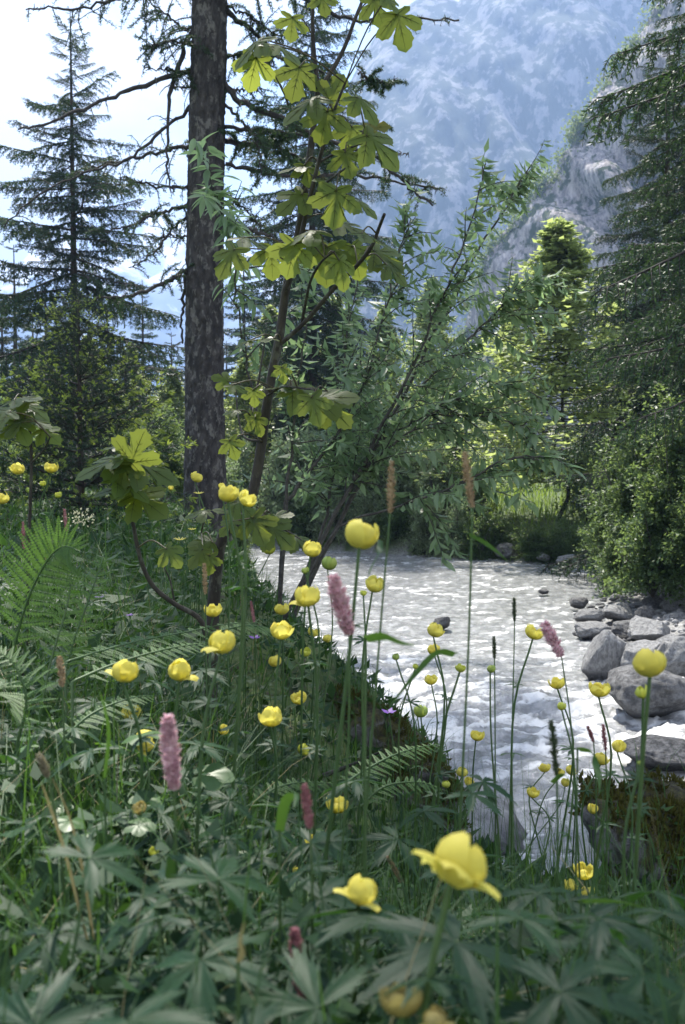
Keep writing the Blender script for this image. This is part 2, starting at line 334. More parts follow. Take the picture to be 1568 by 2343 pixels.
l.new(mixc(n, l, at_.outputs['Fac'], grass_c, grav_c), p.inputs['Base Color']); p.inputs['Roughness'].default_value = .92; bump(n, l, p, t2.outputs['Fac'], .03)
gme = mb.mesh('ground', m, True)
s_, far_ = river(GX.ravel(), GY.ravel())
gravel = np.where(s_ < .0, 1.0, np.where(far_ & (GX.ravel() > 1.2) & (GY.ravel() < 12.5), 1 - sstep(2.2, 3.0, s_), 0.0))
ca = gme.attributes.new('gravel', 'FLOAT', 'POINT'); ca.data.foreach_set('value', gravel.astype(np.float32))
link('ground', gme, kind='structure', label='grassy river bank and stony shore', cat='ground')

# ------------------------------------------------------------------ water
nu, nd = 420, 440
uu = np.linspace(-.6, .9, nu); dd = 3.0 * (40 / 3.0) ** np.linspace(0, 1, nd)
UU, DD = np.meshgrid(uu, dd, indexing='ij'); WX = (UU * DD).ravel(); WY = DD.ravel()
# direction of flow: from the far left bend down towards the near right
fa = np.where(WY > 12, R(-60), R(-82)); cx_, sy_ = np.cos(R(-72)), np.sin(R(-72))
A = WX * cx_ + WY * sy_; B = -WX * sy_ + WY * cx_
rapid = np.exp(-((WY - 6.7) / 1.1) ** 2) * sstep(-.2, .6, WX) + .75 * np.exp(-((WY - 7.9) / .8) ** 2) * sstep(1.5, .2, WX)
rapid = np.clip(rapid, 0, 1)
amp = .75 + .75 * rapid
warp = .25 * fbm(A * 1.3, B * 1.3, 0, 2, 2)
h1 = fbm(A * 1.5 + warp, B * 2.2, 0, 30, 3)
h2 = 1 - np.abs(fbm(A * 5.0 + warp * 2, B * 3.4, 0, 40, 3)) * 1.6
h3 = 1 - np.abs(fbm(A * 15 + h1, B * 8, 0, 50, 3)) * 1.5
h4 = fbm(A * 42, B * 24, 0, 60, 2)
WZ = ZW + amp * (.022 * h1 + .012 * h2 + .0155 * h3 + .0055 * h4) - .03
WZ += .02 * rapid * np.clip(fbm(A * 2.6, B * 3.0, 0, 71, 3), 0, 1)
foam = np.clip(rapid * .54 + .18 * h2 * amp + .32 * (h3 - .35) - .24 + .55 * fbm(A * 8, B * 5, 0, 80, 4), 0, 1)
foam = np.maximum(foam, .42 * sstep(.35, .9, fbm(A * 5.5, B * 2.4, 0, 90, 4) + .25 * (h2 - .4)))
mb = MB(); mb.grid(np.stack([WX, WY, WZ], 1), nu, nd)
m, n, l, p, out = nodemat('river_water')
a_ = n.new('ShaderNodeAttribute'); a_.attribute_name = 'foam'
t = tex(n, l, 30, 5, .65, 'World', (1, .7, 1)); t2 = tex(n, l, 9, 4, .6, 'World')
fo = n.new('ShaderNodeMath'); fo.operation = 'MULTIPLY_ADD'; l.new(t.outputs['Fac'], fo.inputs[0]); fo.inputs[1].default_value = .7; l.new(a_.outputs['Fac'], fo.inputs[2])
ff = ramp(n, l, fo.outputs[0], .48, 1.0)
l.new(mixc(n, l, ff, mixc(n, l, ramp(n, l, t2.outputs['Fac'], .4, .65), (.19, .195, .20), (.33, .335, .34)), (.66, .67, .68)), p.inputs['Base Color'])
rr = n.new('ShaderNodeMapRange'); l.new(ff, rr.inputs['Value']); rr.inputs['To Min'].default_value = .07; rr.inputs['To Max'].default_value = .55; l.new(rr.outputs[0], p.inputs['Roughness'])
p.inputs['IOR'].default_value = 1.33; p.inputs['Specular IOR Level'].default_value = .62
bump(n, l, p, t.outputs['Fac'], .02, .7)
wme = mb.mesh('river', m, True)
ca = wme.attributes.new('foam', 'FLOAT', 'POINT'); ca.data.foreach_set('value', foam.astype(np.float32))
link('river', wme, kind='structure', label='foaming silver mountain river', cat='river')

# ------------------------------------------------------------------ mountains
def interp(pts, x): 
    P = sorted(pts); return np.interp(x, [q[0] for q in P], [q[1] for q in P])
def cliff_mat(name, rock1, rock2, green, gamount, sc, stretch):
    m, n, l, p, out = nodemat(name)
    t = tex(n, l, sc, 9, .66, 'World', stretch); t2 = tex(n, l, sc * 3.2, 8, .7, 'World', stretch); t3 = tex(n, l, sc * 1.7, 8, .62, 'World', (1, 1, .6))
    c = mixc(n, l, ramp(n, l, t2.outputs['Fac'], .35, .68), rock1, rock2)
    ad = n.new('ShaderNodeMath'); ad.operation = 'MULTIPLY_ADD'; l.new(t.outputs['Fac'], ad.inputs[0]); ad.inputs[1].default_value = .6; l.new(t3.outputs['Fac'], ad.inputs[2])
    c = mixc(n, l, ramp(n, l, ad.outputs[0], .80 - gamount, .92 - gamount), green, c)
    l.new(c, p.inputs['Base Color']); p.inputs['Roughness'].default_value = .95; p.inputs['Specular IOR Level'].default_value = .1
    bump(n, l, p, t2.outputs['Fac'], 3.5 / (sc * 60)); return m
D1 = 620.
ridge = [(520, 1060), (600, 860), (660, 640), (720, 430), (770, 270), (800, 190), (830, 125), (866, 72), (905, 28), (940, 2), (985, -14), (1040, -8), (1090, -40), (1250, -110), (1500, -160), (1900, -200), (2600, -150)]
nu, nv = 260, 150
U = np.linspace(520, 2600, nu); V = np.linspace(0, 1.18, nv)
top = np.array([at(u, interp(ridge, u) + 10 * float(fbm(u * .02, .5, 0, 3, 4)), D1).z for u in U])
VV = np.broadcast_to(V[None], (nu, nv)); TT = np.broadcast_to(top[:, None], (nu, nv))
X = np.broadcast_to(((U - CX) / F * D1)[:, None], (nu, nv)).copy()
up = np.minimum(VV, 1); back = np.maximum(VV - 1, 0)
Z = -6 + (TT + 6) * (up - back * 2.2)
Y = 430 + (D1 - 430) * up ** 1.25 + back * 500
nzm = fbm(X * .018, Z * .009, Y * .004, 11, 6) 
rg = 1 - np.abs(fbm(X * .03 + Z * .012, Z * .006, 0, 14, 5)) * 1.7
Y = Y + (-15 * nzm - 5 * rg) * np.clip(up * 3, 0, 1) * np.clip((1 - up) * 8 + back * 2, 0, 1)
mb = MB(); mb.grid(np.stack([X, Y, Z], -1).reshape(-1, 3), nu, nv)
MAT['cliff_far'] = cliff_mat('far_cliff', (.19, .19, .19), (.27, .265, .265), (.065, .082, .065), .02, .085, (1.5, 1, .32))
link('mountain', mb.mesh('mountain', MAT['cliff_far'], True), kind='structure', label='hazy blue forested rock face rising behind the river', cat='mountain')

edge = [(1640, -260), (1560, -100), (1500, 20), (1462, 90), (1425, 130), (1385, 195), (1335, 262), (1300, 330), (1252, 405), (1180, 490), (1130, 565), (1095, 650), (1060, 760), (1020, 900), (980, 1060)]
edge_y = sorted([(b, a) for a, b in edge])
nz_, ns = 150, 200
ZY = np.linspace(1062, -255, nz_)
SS = np.linspace(-.25, 1, ns); mbv = np.zeros((nz_, ns, 3)); edge_pts = []
for i, py in enumerate(ZY):
    ex = np.interp(py, [q[0] for q in edge_y], [q[1] for q in edge_y]) + 9 * float(fbm(py * .03, 1.7, 0, 8, 4))
    e = at(ex, py, 150.); edge_pts.append(e)
    for j, s in enumerate(SS):
        if s < 0: q = (e.x - s * 140, e.y - s * 300, e.z * (1 + s * .6))
        else: q = (e.x + (s ** .9) * (135 - e.x), e.y - 80 * s ** .8, e.z)
        mbv[i, j] = q
ribs = fbm(mbv[..., 0] * .17 + mbv[..., 2] * .06, mbv[..., 2] * .03, mbv[..., 1] * .09, 31, 5); rg = 1 - np.abs(fbm(mbv[..., 0] * .10 + mbv[..., 2] * .07, mbv[..., 2] * .02, 0, 37, 4)) * 1.6
fade = np.clip(np.abs(SS) * 9, 0.12, 1)[None]
mbv[..., 1] -= (6 * ribs + 8 * rg) * fade; mbv[..., 0] -= (1.6 * ribs + 2.7 * rg) * fade
mb = MB(); mb.grid(mbv.reshape(-1, 3), nz_, ns)
MAT['cliff_near'] = cliff_mat('near_cliff', (.17, .16, .168), (.46, .43, .43), (.055, .075, .04), .10, .36, (1.5, 1, .34))
link('cliff', mb.mesh('cliff', MAT['cliff_near'], True), kind='structure', label='grey ribbed rock spur falling from the right edge', cat='cliff')
# shrubs along the spur's edge and its ledges
rn = np.random.default_rng(4); P = []; L = []
for k in range(330):
    i = rn.integers(10, nz_ - 1); 
    if k < 200: c = np.array(edge_pts[i]) + np.array([rn.uniform(-.3, 1.6), rn.uniform(-1.6, 1), rn.uniform(-.5, .8)])
    else: 
        j = rn.integers(60, 150); c = mbv[i, j] + np.array([0, -.5, 0])
    r = rn.uniform(.35, 1.3) * (1.3 if k < 200 else 1)
    q = rn.normal(0, 1, (70, 3)) * r * np.array([.6, .5, .65]); P.append(c + q); L.append(np.full(70, rn.uniform(.3, .6)))
P = np.vstack(P); L = np.concatenate(L); D = unit(rn.normal(0, 1, P.shape) + np.array([0, 0, .5])); S = unit(np.cross(D, rn.normal(0, 1, P.shape)))
mb = MB(); mb.cards(P, D, S, L, L * .7)
link('ledge_shrubs', mb.mesh('ledge_shrubs', MAT['shrub_lit']), kind='stuff', label='sunlit green shrubs along the edge of the rock spur', cat='shrubs')

D3 = 1850.
ridge3 = [(-700, 560), (-300, 480), (-100, 540), (40, 610), (120, 540), (200, 480), (250, 448), (295, 430), (340, 470), (400, 500), (470, 540), (560, 570), (700, 640), (900, 700)]
nu, nv = 200, 70
U = np.linspace(-700, 900, nu); V = np.linspace(0, 1.2, nv)
top = np.array([at(u, interp(ridge3, u) + 16 * float(fbm(u * .03, .9, 0, 5, 4)), D3).z for u in U])
VV = np.broadcast_to(V[None], (nu, nv)); TT = np.broadcast_to(top[:, None], (nu, nv)); X = np.broadcast_to(((U - CX) / F * D3)[:, None], (nu, nv))
up = np.minimum(VV, 1); back = np.maximum(VV - 1, 0); Z = -8 + (TT + 8) * (up - back * 2); Y = 1300 + (D3 - 1300) * up + back * 700
Y = Y - (50 * fbm(X * .008, Z * .008, 0, 61, 5) + 40 * (1 - np.abs(fbm(X * .01, Z * .005, 0, 67, 4)) * 1.7)) * np.clip(up * 3, 0, 1) * np.clip((1 - up) * 6 + back * 3, 0, 1)
mb = MB(); mb.grid(np.stack([X, Y, Z], -1).reshape(-1, 3), nu, nv)
m, n, l, p, out = nodemat('snowy_range'); g = n.new('ShaderNodeNewGeometry'); sx = n.new('ShaderNodeSeparateXYZ'); l.new(g.outputs['Position'], sx.inputs[0])
t = tex(n, l, .012, 8, .65, 'World'); ad = n.new('ShaderNodeMath'); ad.operation = 'MULTIPLY_ADD'; l.new(t.outputs['Fac'], ad.inputs[0]); ad.inputs[1].default_value = 520; l.new(sx.outputs['Z'], ad.inputs[2])
l.new(mixc(n, l, ramp(n, l, ad.outputs[0], 520, 590), (.10, .12, .13), (.85, .87, .9)), p.inputs['Base Color']); p.inputs['Roughness'].default_value = .9
link('snowy_range', mb.mesh('snowy_range', m, True), kind='structure', label='distant snow streaked mountain range seen between the conifers', cat='mountain')

# ------------------------------------------------------------------ haze
mb = MB(); c = np.array([[x, y, z] for x in (-2400, 2400) for y in (-60, 2500) for z in (-4, 420)], float)
mb.add(c, [[0, 1, 3, 2], [4, 6, 7, 5], [0, 4, 5, 1], [2, 3, 7, 6], [0, 2, 6, 4], [1, 5, 7, 3]])
m = bpy.data.materials.new('haze_air'); m.use_nodes = True; n, l = m.node_tree.nodes, m.node_tree.links; n.clear()
out = n.new('ShaderNodeOutputMaterial'); pv = n.new('ShaderNodeVolumePrincipled'); pv.inputs['Color'].default_value = (.38, .57, 1.0, 1); pv.inputs['Density'].default_value = .00076; pv.inputs['Anisotropy'].default_value = .25
l.new(pv.outputs[0], out.inputs['Volume'])
link('haze', mb.mesh('haze', m), kind='stuff', label='pale blue haze filling the valley air', cat='haze')
# ------------------------------------------------------------------ stones
def ico(sub):
    import bmesh
    bm = bmesh.new(); bmesh.ops.create_icosphere(bm, subdivisions=sub, radius=1.0)
    V = np.array([v.co[:] for v in bm.verts]); Fc = np.array([[v.index for v in f.verts] for f in bm.faces]); bm.free(); return V, Fc
IV4, IF4 = ico(5); IV2, IF2 = ico(3)
def rock_mesh(name, seed, mat, hi=True, rough=.22, flat=.6, lump=.04):
    V, Fc = (IV4, IF4) if hi else (IV2, IF2); r = np.random.default_rng(seed)
    d = 1 + rough * fbm(V[:, 0] * 1.1 + seed, V[:, 1] * 1.1, V[:, 2] * 1.1, seed, 4) 
    Q = V * d[:, None]
    for k in range(9):                                   # broken facets
        nrm = unit(r.normal(0, 1, 3)); lim = r.uniform(.62, .88); over = np.maximum(Q @ nrm - lim, 0); Q = Q - over[:, None] * nrm * .8
    Q = Q * (1 + lump * fbm(Q[:, 0] * 4, Q[:, 1] * 4, Q[:, 2] * 4, seed + 5, 4))[:, None]
    Q = Q / np.abs(Q).max(0); Q[:, 2] *= flat
    mb = MB(); mb.add(Q, Fc); return mb.mesh(name, mat, True)
RM = [rock_mesh('stone', 100 + i, MAT['rock'], True, .25, .62) for i in range(5)]
RD = [rock_mesh('stone_dark', 120 + i, MAT['rock_dark'], True, .25, .6) for i in range(3)]
RS = [rock_mesh('small_stone', 140 + i, MAT['rock'], False, .25, .65) for i in range(5)]
RG = 'grey stones on the gravel bar'
rnd = random.Random(7)
def stone(px, py_bot, d, wpx, hpx, me, label, group=None, rot=None, dpt=.8, name='boulder', tilt=0):
    wm = wpx / F * d; hm = hpx / F * d; b = at(px, py_bot, d)
    o = link(name, me, loc=(b.x, d + wm * .3, b.z + hm * .42), label=label, cat='rock', group=group)
    o.scale = (wm / 2, wm / 2 * dpt, hm / 2 / .62 * 1.12); o.rotation_euler = (0, tilt, rot if rot is not None else 0)
    return o
stone(1510, 1650, 6.6, 260, 118, RD[0], 'large dark boulder lying lowest on the gravel bar at the right edge', None, .2, .8, 'boulder', .12)
stone(1396, 1556, 7.9, 118, 118, RM[0], 'rounded pale boulder with a dark wet foot at the tip of the gravel bar', None, .4, .9)
stone(1480, 1555, 7.7, 150, 85, RM[1], 'smooth grey boulder leaning between the two largest stones of the bar', None, 1.2)
stone(1560, 1545, 7.5, 130, 90, RM[2], 'grey boulder behind the largest one, cut by the right edge', None, .6)
stone(1500, 1480, 9.2, 130, 62, RM[3], 'broad flat grey stone in the middle of the bar', None, 2.0)
stone(1360, 1462, 9.6, 95, 42, RM[4], 'low grey stone at the water side of the bar', None, .3)
stone(1442, 1462, 9.7, 92, 44, RD[1], 'angular grey stone behind the rounded pale boulder', None, 1.0)
stone(1418, 1420, 10.6, 90, 40, RM[0], 'pale flat topped stone near the bush foot', None, 2.4)
stone(1355, 1424, 10.6, 80, 30, RM[2], 'long low pale stone at the upper water edge of the bar', None, .1)
stone(1482, 1432, 10.3, 66, 46, RD[2], 'grey upright stone among the upper stones of the bar', None, .9)
stone(1500, 1398, 11.2, 62, 34, RD[1], 'brownish round stone right under the overhanging bush', None, 1.9)
stone(1545, 1405, 10.9, 64, 36, RM[4], 'grey stone under the bush close to the right edge', None, 2.8)
stone(1548, 1440, 10.0, 70, 40, RM[1], 'pale grey stone below the bush at the right edge', None, 0.4)
stone(1420, 1500, 8.8, 60, 40, RM[3], 'small round stone behind the shoulder of the pale boulder', None, 1.4)
stone(1445, 1520, 8.4, 52, 30, RD[0], 'small dark stone wedged beside the pale boulder', None, .7)
stone(1540, 1500, 8.6, 90, 46, RM[0], 'light stone in the second row at the right edge', None, 3.0)
for k in range(46):
    px = rnd.uniform(1335, 1640); py = rnd.uniform(1405, 1560)
    d = 1.72 * F / (py - 1050); wpx = rnd.uniform(16, 46)
    b = at(px, py, d); s, _ = river(np.array([b.x]), np.array([b.y]))
    if s[0] < -.15: continue
    z = hz(b.x, b.y); sc = wpx / F * d / 2
    o = link('stone', rnd.choice(RS), loc=(b.x, b.y, z + sc * .25), label='small grey stone %s the %s' % near_mark((b.x, b.y, z), STONEMARKS), cat='rock', group=RG)
    o.scale = (sc, sc * rnd.uniform(.7, 1), sc * rnd.uniform(.8, 1.2)); o.rotation_euler = (rnd.uniform(-.3, .3), rnd.uniform(-.3, .3), rnd.uniform(0, 6))
# pebbles between them: uncountable
rn = np.random.default_rng(8); mb = MB(); V0, F0 = ico(1)
xs, ys = rn.uniform(2.0, 5, 3200), rn.uniform(6, 12.4, 3200); ss, _ = river(xs, ys); ok = (ss > -.1) & (ss < 2.9); xs, ys = xs[ok][:1500], ys[ok][:1500]; zs = height(xs, ys)
for x, y, z in zip(xs, ys, zs):
    r = rn.uniform(.018, .055)
    mb.add(V0 * (1 + .12 * rn.normal(0, 1, (len(V0), 1))) * np.array([r, r * rn.uniform(.7, 1), r * .65]) + np.array([x, y, z + r * .3]), F0)
link('pebbles', mb.mesh('pebbles', MAT['rock'], True), kind='stuff', label='grey pebbles filling the gaps of the gravel bar', cat='pebbles')
# stones in the water
stone(1012, 1440, 10.2, 46, 30, RD[1], 'small dark rock breaking the current in midstream', None, .5)
stone(1355, 1545, 8.2, 60, 22, MAT and RD[2], 'dark wet rock at the water line beside the pale boulder', None, .2)
stone(1330, 1392, 11.6, 60, 26, RD[0], 'dark rock in the shallows below the bush', None, 1.1)
stone(1245, 1360, 12.8, 34, 12, RD[2], 'flat dark rock just under the surface upstream', None, .6)
stone(1300, 1296, 16.2, 60, 28, RM[1], 'pale rock under the far bank grass near the bush', None, .6)
stone(1245, 1285, 16.8, 40, 20, RM[3], 'small rock at the far water edge beneath the meadow', None, 1.6)
stone(1160, 1276, 17.3, 60, 34, RD[1], 'dark rock in the shaded foot of the far bank', None, 2.6)
stone(1010, 1266, 18.2, 70, 26, RD[2], 'low dark rock under the branches of the far bank', None, .3)
stone(905, 1262, 18.8, 54, 22, RD[0], 'brown rock below the dead branch on the far bank', None, 1.3)
stone(1545, 1775, 5.55, 230, 90, rock_mesh('stone_wet', 160, MAT['rock_wet'], True, .2, .55), 'flat wet sparkling slab awash at the right edge', None, .3, .8, 'slab')
# mossy bedrock beside the flowers
me = rock_mesh('mossy_rock', 181, MAT['rock_moss'], True, .4, .6, .14)
o = link('mossy_rock', me, loc=(1.36, 3.66, -.88), label='big dark rock with brown moss at the right edge of the near bank', cat='rock'); o.scale = (.50, .60, .80); o.rotation_euler = (.12, -.18, .9)
me = rock_mesh('mossy_ledge', 173, MAT['rock_moss'], True, .35, .6, .13)
o = link('mossy_ledge', me, loc=(.06, 4.95, -.74), label='moss covered rock ledge at the water behind the flower stems', cat='rock'); o.scale = (.55, .72, .66); o.rotation_euler = (.03, .12, .1)
me = rock_mesh('grey_ledge', 176, MAT['rock'], True, .28, .6, .08)
o = link('grey_ledge', me, loc=(.40, 4.8, -.95), label='bare grey rock slab sloping from the mossy ledge into the river', cat='rock'); o.scale = (.46, .5, .42); o.rotation_euler = (.02, .22, .3)

# tufts of moss growing on the two mossy rocks
MAT['moss'] = leaf_mat('moss', (.095, .095, .022), (.05, .046, .016), (.14, .14, .03), .3, .8, .1, .3, 20)
for o in [q for q in COL.objects if q.name.startswith('mossy_')]:
    rn = np.random.default_rng(len(o.name)); me = o.data; V = np.zeros(len(me.vertices) * 3); me.vertices.foreach_get('co', V); V = V.reshape(-1, 3); N = np.zeros(len(me.vertices) * 3); me.vertices.foreach_get('normal', N); N = N.reshape(-1, 3)
    pat = fbm(V[:, 0] * 3, V[:, 1] * 3, V[:, 2] * 3, 4, 3); ok = np.where((N[:, 2] + 1.1 * pat > .62))[0]; k = rn.choice(ok, 9000); sc = np.array(o.scale)
    P = V[k] * (1 + rn.normal(0, .006, (9000, 1))) + rn.normal(0, .012, (9000, 3)); D = unit(N[k] + rn.normal(0, .7, (9000, 3))); mb = MB(); mb.cards(P, D, unit(np.cross(D, rn.normal(0, 1, D.shape))), rn.uniform(.02, .06, 9000), .02)
    link('moss', mb.mesh('moss', MAT['moss']), o, kind='stuff')
# ------------------------------------------------------------------ conifer pieces
def conifer_branch(seed, ntw, ncard, nl, nw, droop=.10, hang=.25, curl=.10, tip=False, light=False):
    """unit branch along +X with side twigs and needles; slot 0 wood, 1 needles, 2 young tips"""
    r = np.random.default_rng(seed); mb = MB()
    t = np.linspace(0, 1, 9); bend = r.normal(0, .02, 9).cumsum()
    main = np.stack([t, bend, -droop * t ** 1.3 + curl * t ** 3], 1)
    mb.tube(main, .011 * (1 - t) + .0025, 4, 0)
    Ps, Ds = [], []; Pt, Dt = [], []
    def f(u): return np.array([np.interp(u, t, main[:, k]) for k in range(3)])
    tws = [(u, sd) for u, sd in zip(np.linspace(.10, .99, ntw) + r.normal(0, .01, ntw), np.tile([1, -1], ntw)[:ntw])]
    tws.append((.9, 0))
    for u, sd in tws:
        u = min(max(u, .05), 1); ln = (.40 * (1 - .72 * u) * r.uniform(.6, 1.15) + .05)
        d0 = unit(np.array([.75, sd * r.uniform(.55, 1.0), .05 + r.normal(0, .12)])); b = f(u)
        k = 5; pts = [b]
        for i in range(k): 
            d0 = unit(d0 + np.array([0, 0, -hang * .45])); pts.append(pts[-1] + d0 * ln / k)
        pts = np.array(pts); mb.tube(pts, np.linspace(.0045, .0015, k + 1), 3, 0, False)
        m_ = max(3, int(ncard * (ln / .3)))
        q = r.uniform(0, 1, m_); tt = np.linspace(0, 1, k + 1); base = np.stack([np.interp(q, tt, pts[:, j]) for j in range(3)], 1)
        ax = unit(pts[-1] - pts[0]); pr = unit(np.cross(np.broadcast_to(ax, (m_, 3)), r.normal(0, 1, (m_, 3))))
        Ps.append(base); Ds.append(unit(pr * .85 + ax * .7))
        if tip:
            for v in (1.0,):
                e = np.array([np.interp(v, tt, pts[:, j]) for j in range(3)])
                m2 = 7; pr = unit(np.cross(np.broadcast_to(ax, (m2, 3)), r.normal(0, 1, (m2, 3)))); Pt.append(e + ax * r.uniform(0, .05, (m2, 1))); Dt.append(unit(pr * .6 + ax * .8 + np.array([0, 0, -.2])))
    P = np.vstack(Ps); D = np.vstack(Ds); S = unit(np.cross(D, r.normal(0, 1, D.shape)))
    mb.cards(P, D, S, nl * r.uniform(.7, 1.3, len(P)), nw, 1, .1)
    if tip:
        P = np.vstack(Pt); D = np.vstack(Dt); S = unit(np.cross(D, r.normal(0, 1, D.shape))); mb.cards(P, D, S, nl * r.uniform(.8, 1.2, len(P)) * 1.1, nw * 1.5, 2, .1)
    return mb
def branch_set(seed, mats, n=4, **k): return [conifer_branch(seed + i, **k).mesh('branch', mats) for i in range(n)]
SPR = branch_set(10, [MAT['bark_branch'], MAT['needle'], MAT['needle_tip']], ntw=30, ncard=26, nl=.050, nw=.013, droop=.16, hang=.42)
LAR = branch_set(20, [MAT['bark_branch'], MAT['larch'], MAT['needle_tip']], 5, ntw=32, ncard=52, nl=.040, nw=.010, droop=.20, hang=.75, curl=.06)
TIP = branch_set(30, [MAT['bark_branch'], MAT['needle'], MAT['needle_tip']], ntw=16, ncard=26, nl=.060, nw=.013, droop=.02, hang=.05, curl=.16, tip=True)
def conifer(name, label, x, y, H, Rb, zs, nwh, meshes, bark, rtrunk, seed, lean=(0, 0), pitch=(-.25, .5), power=.75, whorl=5, lenr=(.7, 1.1), group=None, z0=None, cat='tree', keep=None):
    r = random.Random(seed); z0 = hz(x, y) - .1 if z0 is None else z0
    T = thing(name, label, cat, (x, y, z0), group)
    tt = np.linspace(0, 1, 16); mb = MB(); mb.tube(np.stack([lean[0] * tt, lean[1] * tt, H * tt], 1), rtrunk * (1 - tt) ** .9 + .006, 10)
    link('trunk', mb.mesh('trunk', bark, True), T)
    for i in range(nwh):
        u = (i + .5) / nwh; z = zs + (H - zs) * u ** .92; a0 = r.uniform(0, 6.28)
        ln = Rb * (1 - (z - zs * .3) / (H - zs * .3)) ** power + .10
        for k in range(whorl):
            a = a0 + k * 6.283 / whorl + r.uniform(-.35, .35); L = ln * r.uniform(*lenr)
            zz = z + r.uniform(-.5, .5) * (H - zs) / nwh; f = zz / H
            if keep and not keep(x + lean[0] * f + math.cos(a) * L * .5, y + math.sin(a) * L * .5, zz): continue
            o = link('branch', r.choice(meshes), T); o.location = (lean[0] * f, lean[1] * f, zz); o.scale = (L, L * r.uniform(.85, 1.2), L)
            o.rotation_euler = (r.uniform(-.25, .25), -(pitch[0] + (pitch[1] - pitch[0]) * u + r.uniform(-.2, .2)), a)
    return T
# far conifers: trunk and one crown mesh, shared
def crown_mesh(seed, H, Rb, nwh, mats, hang):
    r = random.Random(seed); mb = MB()
    br = [conifer_branch(seed * 7 + i, ntw=15, ncard=15, nl=.12, nw=.036, droop=.14, hang=hang) for i in range(3)]
    for i in range(nwh):
        u = (i + .5) / nwh; z = .06 * H + .94 * H * u ** .95; ln = Rb * (1 - z / H) ** .8 + .12
        for k in range(6):
            b = r.choice(br); L = ln * r.uniform(.7, 1.15)
            M = Matrix.Translation((0, 0, z + r.uniform(-.1, .1))) @ Matrix.Rotation(k * 1.047 + r.uniform(-.4, .4) + i, 4, 'Z') @ Matrix.Rotation(-(-.25 + .6 * u), 4, 'Y') @ Matrix.Diagonal((L, L, L, 1))
            A = np.array(M)
            for V, Fc, mi in zip(b.v, b.f, b.m): mb.v.append(V @ A[:3, :3].T + A[:3, 3])
            base = mb.n; off = 0
            for V, Fc, mi in zip(b.v, b.f, b.m): mb.f.append(Fc + base); mb.m.append(mi)
            mb.n += b.n
    return mb.mesh('crown', mats)
FARC = [crown_mesh(3, 8, 1.7, 17, [MAT['bark_branch'], MAT['needle'], MAT['needle']], .3), crown_mesh(5, 8, 1.35, 19, [MAT['bark_branch'], MAT['larch'], MAT['larch']], .6)]
mb = MB(); tt = np.linspace(0, 1, 8); mb.tube(np.stack([0 * tt, 0 * tt, 8 * tt], 1), .12 * (1 - tt) + .01, 7); FTR = mb.mesh('trunk', MAT['bark_spruce'], True)
def far_conifer(px, d, top_py, kind, label, wide=1.0):
    b = at(px, 1050, d); z = hz(b.x, d) - .2; H = at(px, top_py, d).z - z; s = H / 8
    T = thing('conifer', label, 'tree', (b.x, d, z), 'conifers standing behind the river')
    for nm, me in (('trunk', FTR), ('crown', FARC[kind])):
        o = link(nm, me, T); o.scale = (s * wide, s * wide, s); o.rotation_euler = (0, 0, px * 1.7)

# ------------------------------------------------------------------ the big larch
rn = np.random.default_rng(77)
LD = 11.4
p0, p1 = at(470, 1195, LD), at(490, -260, LD)
p0.z = hz(p0.x, p0.y) - .25
LAR_T = thing('larch_tree', 'tall dark larch trunk with lichened bark and bare lower branches', 'tree', p0)
nr, ns = 420, 72
t = np.linspace(0, 1, nr); ang = np.arange(ns) * 2 * np.pi / ns
cen = np.outer(1 - t, [0, 0, 0]) + np.outer(t, p1 - p0); cen[:, 0] += -.05 * np.sin(t * 3.1)
Hh = t * (p1.z - p0.z)
rad = .165 + .035 * (1 - t) + .10 * np.exp(-Hh / .35) + .02 * np.exp(-Hh / 1.6)
TH, AN = np.meshgrid(Hh, ang, indexing='ij'); cxx, syy = np.cos(AN), np.sin(AN)
pl = fbm(cxx * 3.4, syy * 3.4, TH * 2.6, 3, 3); pl2 = fbm(cxx * 7, syy * 7, TH * 6, 9, 3); plates = 1 - np.abs(pl2)
RR = rad[:, None] * (1 + .045 * pl) + .030 * plates + .006 * fbm(cxx * 18, syy * 18, TH * 18, 12, 2)
RR[:, :] += .05 * np.exp(-TH / .3) * (np.cos(AN * 5) + .5)
V = cen[:, None] + np.stack([RR * cxx, RR * syy, np.zeros_like(RR)], -1)
mb = MB(); i, j = np.meshgrid(np.arange(nr - 1), np.arange(ns), indexing='ij')
mb.add(V.reshape(-1, 3), np.stack([i * ns + j, i * ns + (j + 1) % ns, (i + 1) * ns + (j + 1) % ns, (i + 1) * ns + j], -1).reshape(-1, 4))
link('trunk', mb.mesh('trunk', MAT['bark_larch'], True), LAR_T)
